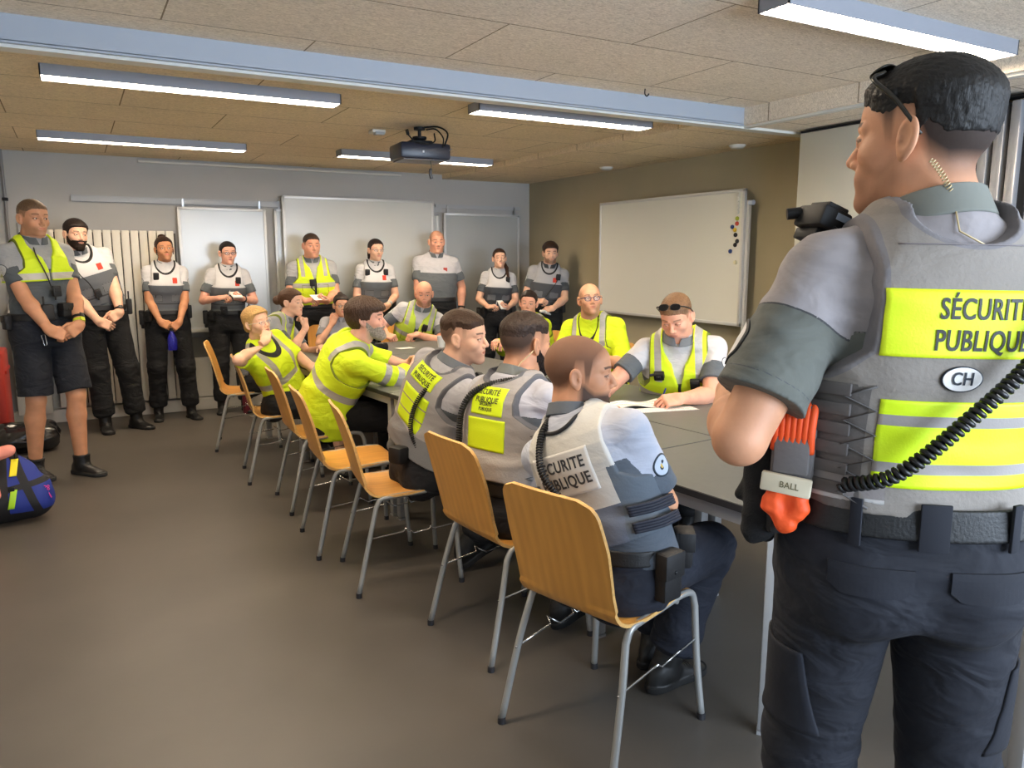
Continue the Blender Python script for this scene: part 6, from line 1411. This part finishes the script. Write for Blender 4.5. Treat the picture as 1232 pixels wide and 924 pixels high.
h = w2.hh['L']; c = h.w((.01, .085, -.035)); nb_ = MB().box(c, (.045, .065, .006), rotz(R_(10))@rotx(.35), bev=.002); tag(nb_.build('notebook', mat('notebook_white', 'e4e2dc', .7), auto=40), 'small white notebook in the hand of the woman with dark glasses', 'notebook')
def pen(c, d, label, col='1e2f6e'):
    d = nrm(d); a = A(*c)-d*.06; b_ = A(*c)+d*.07; tag(MB().tube([a, a+d*.008, a+d*.012, b_-d*.01, b_], [.001, .0025, .0042, .0042, .003], 10).build('pen', mat('pen_'+col, col, .3), auto=50), label, 'pen')
hh_ = wm.hh['L']; pen(hh_.w((.030, .085, -.030)), A(-.25, .2, -1)*-1, 'dark blue pen held by the writing officer')
hh_ = w2.hh['R']; pen(hh_.w((.030, .085, -.030)), A(.2, -.3, .8), 'white pen held by the woman with dark glasses', 'd8d8d4')
hh_ = pt.hh['R']; pen(hh_.w((.030, .085, -.030)), A(.1, -.2, .9), 'pen held by the woman with the long ponytail', 'cfd0d2')
h = pt.hh['L']; tag(MB().box(h.w((.0, .09, -.035)), (.035, .055, .005), rotz(.2)@rotx(.9), bev=.002).build('notepad', mat('notebook_white', 'e4e2dc', .7), auto=40), 'small notepad in the hand of the woman with the long ponytail', 'notepad')
c = pm.hh['L'].w((.0, .10, -.03)); GF = Field(c-.1, c+.1, .004)
for i in range(4): GF.cap(c+A(-.05+.01*i, -.01*i, .005), c+A(.02+.012*i, -.02, -.02-.004*i), .014, .008, .006)
V, Q = GF.mesh(); tag(mk('gloves', V, Q, mat('glove_white', 'dcdad4', .9)), 'crumpled white gloves held by the young man in the right corner', 'gloves')
c = (w1.hh['R'].w((0, .07, -.04))+w1.hh['L'].w((0, .07, -.04)))/2+A(0, -.02, -.055)
bt = empty('water_bottle', c, 'translucent blue bottle held low by the tanned woman', 'bottle')
MB().lathe([(.001, -.155), (.036, -.155), (.040, -.145), (.040, -.07), (.036, -.04), (.018, .0), (.016, .02), (.001, .02)], c, 20).build('bottle_body', mat('bottle_blue', '3a3ac8', .08, trans=.6), bt, auto=50, origin=c)
MB().lathe([(.001, .02), (.019, .02), (.019, .045), (.001, .045)], c, 18).build('cap', M_dark, bt, auto=40, origin=c)
th = empty('thermos', (1.37, 7.72, 0), 'maroon thermos flask standing on the floor by the back wall, under the far left chair', 'flask')
MB().lathe([(.001, 0), (.038, 0), (.04, .01), (.04, .2), (.034, .225)], (1.37, 7.72, 0), 22).build('flask_body', mat('maroon', '5a1a26', .3), th, auto=40, origin=(1.37, 7.72, 0)); MB().lathe([(.001, .225), (.032, .225), (.032, .27), (.028, .275), (.001, .275)], (1.37, 7.72, 0), 22).build('lid', M_dark, th, auto=40, origin=(1.37, 7.72, 0))
# video camera lying on the far table
vc = A(2.02, 5.85, .74); v_ = empty('video_camera', vc, 'black camera on a small stand on the far table beyond the grey-bearded man', 'camera'); Rv = rotz(.15)
MB().box(vc+A(0, 0, .055), (.07, .035, .032), Rv, bev=.008).box(vc+Rv@A(-.02, 0, .095), (.03, .02, .01), Rv, bev=.004).build('housing', M_dark, v_, auto=40, origin=vc)
MB().tube([vc+Rv@A(.06, 0, .055), vc+Rv@A(.115, 0, .055)], .027, 18).tube([vc+Rv@A(.10, 0, .055), vc+Rv@A(.12, 0, .055)], .031, 18).build('lens_barrel', M_dark, v_, auto=40, origin=vc)
MB().lathe([(.05, 0), (.05, .008), (.012, .014), (.012, .025), (.001, .025)], vc, 18).build('stand', M_dark, v_, auto=40, origin=vc)
tag(MB().box((1.90, 5.42, .7455), (.075, .035, .0045), rotz(.5), bev=.004).build('mobile_phone', mat('phone', '131417', .15), auto=40), 'dark mobile phone lying on the table near the bearded man in hi-vis', 'phone')
cu = (2.70, 6.05, .74); cp = empty('paper_cup', cu, 'white cup on the far table beside the short-haired officer\'s face', 'cup')
MB().lathe([(.001, 0), (.028, 0), (.037, .095), (.039, .097), (.036, .097), (.027, .006), (.001, .006)], cu, 24).build('cup_body', mat('cup_white', 'e2e0da', .6), cp, auto=50, origin=cu)
# black rucksack under the table
def blob(name, label, cat, c, R, prims, m, res=.008, wr=.006, warp=60):
    c = A(*c); F = Field(c-R, c+R, res)
    for pr in prims: F.cap(c+A(*pr[0]), c+A(*pr[1]), pr[2], pr[3], pr[4])
    F.warp(lambda P: wr*wav(P, warp, 5)); F.inter(lambda P: -P[:, 2], band=.1); V, Q = F.mesh(); return tag(mk(name, V, Q, m), label, cat)
blob('rucksack', 'black rucksack on the floor under the table in front of the bearded man', 'bag', (2.02, 5.05, .2), .4, [((-.08, 0, -.08), (.1, .02, -.08), .14, .13, .05), ((-.05, 0, .05), (.06, 0, .08), .12, .10, .06)], mat('bag_black', '141417', .7, bump=.4, bscale=60))
blob('draped_jacket', 'light blue jacket draped over the chair behind the writing officer', 'jacket', (3.47, 3.30, .84), .36, [((-.06, -.06, .05), (.05, .08, .06), .05, .045, .05), ((-.06, -.06, .0), (-.05, -.05, -.2), .05, .07, .05), ((.05, .08, .0), (.06, .08, -.2), .05, .06, .05)], mat('cloth_light_blue', '8fb0e8', .8, bump=.3, bscale=40))
# waste bag in the left corner
tb = blob('bin_bag', 'black rubbish bag in a low bin in the left corner by the wall', 'bag', (-.42, 7.05, .12), .35, [((-.12, -.1, -.02), (.12, -.08, -.02), .10, .10, .05), ((-.12, .12, -.02), (.12, .12, -.02), .10, .10, .05), ((-.14, 0, .04), (.14, 0, .04), .07, .07, .03)], mat('bin_plastic', '18181b', .22, bump=.5, bscale=30, spec=.7), wr=.010, warp=45)
# rucksack on the floor at the far left: blue with black straps
bc_ = A(-.40, 5.13, 0); bk = empty('backpack', bc_, 'blue and black backpack with yellow-green reflective tabs on the floor at the left edge', 'backpack')
F = Field(bc_+A(-.3, -.25, 0), bc_+A(.3, .3, .5), .006)
F.cap(bc_+A(-.10, 0, .13), bc_+A(.08, 0, .13), .13, .12, .05); F.cap(bc_+A(-.10, .03, .24), bc_+A(.04, .03, .26), .11, .09, .08); F.cap(bc_+A(-.06, .05, .33), bc_+A(.0, .05, .34), .055, .045, .06); F.cap(bc_+A(.12, -.02, .10), bc_+A(.14, .0, .20), .055, .045, .04)
F.warp(lambda P: .004*wav(P, 40, 8)); F.inter(lambda P: -(P[:, 2]-.004), band=.2); V, Q = F.mesh(); q = V-bc_
m = mat('pack_cloth', '1a2f86', .7, [('blk', '141418')], bump=.3, bscale=70)
blk = np.maximum(np.maximum(.036-np.abs(q[:, 0]+.055-.0*q[:, 2]), .022-np.abs(q[:, 0]-.075+.35*(q[:, 2]-.2))), np.maximum(.075-q[:, 2], .016-np.abs(q[:, 2]-.215-.15*q[:, 0])))
po = mk('pack_body', V, Q, m, bk, dict(blk=blk), origin=bc_); pt_ = bvh_of(po); d_ = nrm(A(-.12, 1, -.2))
for nm, x, z, hw, hh, cc in (('reflective_tab', .01, .315, .018, .050, 'f0e21e'), ('reflective_tab', -.015, .135, .016, .055, 'a8d820')):
    V, Fq, uv = patch(pt_, bc_+A(x, 0, z), nrm(A(1, .1, .0)), nrm(A(.22, 0, 1)), d_, hw, hh, 6, 12, .008); mk(nm, V, Fq, mat('tab_'+cc, cc, .5), bk, origin=bc_)
MB().box(bc_+A(.0, -.145, .225), (.016, .006, .012), bev=.003).build('buckle', M_dark, bk, auto=40, origin=bc_)
MB().tube(bez([bc_+A(-.04, -.02, .38), bc_+A(-.02, -.0, .415), bc_+A(.02, .0, .41), bc_+A(.03, -.02, .37)], 6), .009, 8).build('carry_handle', M_dark, bk, smooth=True, origin=bc_)
kc = MB(); kp = bc_+A(.165, -.065, .19)
for dx in (-.008, .008):
    for dz in (-.008, .008): kc.tube([kp+A(dx+.006*math.cos(a), -.002, dz+.006*math.sin(a)) for a in np.linspace(0, 2*PI, 10, endpoint=False)], .0022, 6, closed=True)
kc.tube([kp+A(.0, 0, -.014), kp+A(.02, -.005, -.06)], .004, 6); kc.build('keyring', mat('pink', 'e0409a', .4), bk, smooth=True, origin=bc_)
cs_ = [((-.12, -.02, .09), (.02, -.03, .12), .045, .035, .04), ((-.10, -.06, .08), (-.06, -.10, -.10), .05, .035, .04), ((-.14, -.02, .05), (-.14, -.08, -.06), .05, .04, .04)]
blob('pink_towel', 'salmon pink towel lying over the top of the backpack at the left edge', 'towel', tuple(bc_+A(-.02, -.05, .31)), .3, cs_, mat('salmon', 'f09a88', .9, bump=.5, bscale=150), res=.006, wr=.005, warp=50)
tag(MB().box(tuple(nrm(A(0,0,1))*.0+A(3.02, 1.35, .7435)), (.10, .14, .0025), rotz(.4)).build('paper_stack', mat('paper_plain', 'e4e4e2', .8)), 'white printed sheets on the near table at the right edge of the picture', 'paper')
po_ = gm.pf.w((.17, .02, .02)); tag(MB().box(po_+A(0, -.05, -.02), (.014, .012, .07), rotz(.3)@roty(-.5), bev=.004).build('reflective_strap', mat('strap_yellow', 'cdf01e', .5), auto=40), 'loose yellow-green strap hanging beside the seat of the bearded man in hi-vis', 'strap')
# ------------------------------------------------------------------ camera
cam = bpy.data.cameras.new('camera'); co = bpy.data.objects.new('camera', cam); COL.objects.link(co); bpy.context.scene.camera = co
co.location = (0, 0, 1.5); co.rotation_euler = (R_(90-9.3), 0, R_(-29.3)); cam.sensor_width = 36; cam.lens = 930*36/1232; cam.clip_start = .05
vs = bpy.context.scene.view_settings; vs.view_transform = 'Standard'; vs.look = 'None'; vs.gamma = 1; vs.use_curve_mapping = False; vs.exposure = EXPO
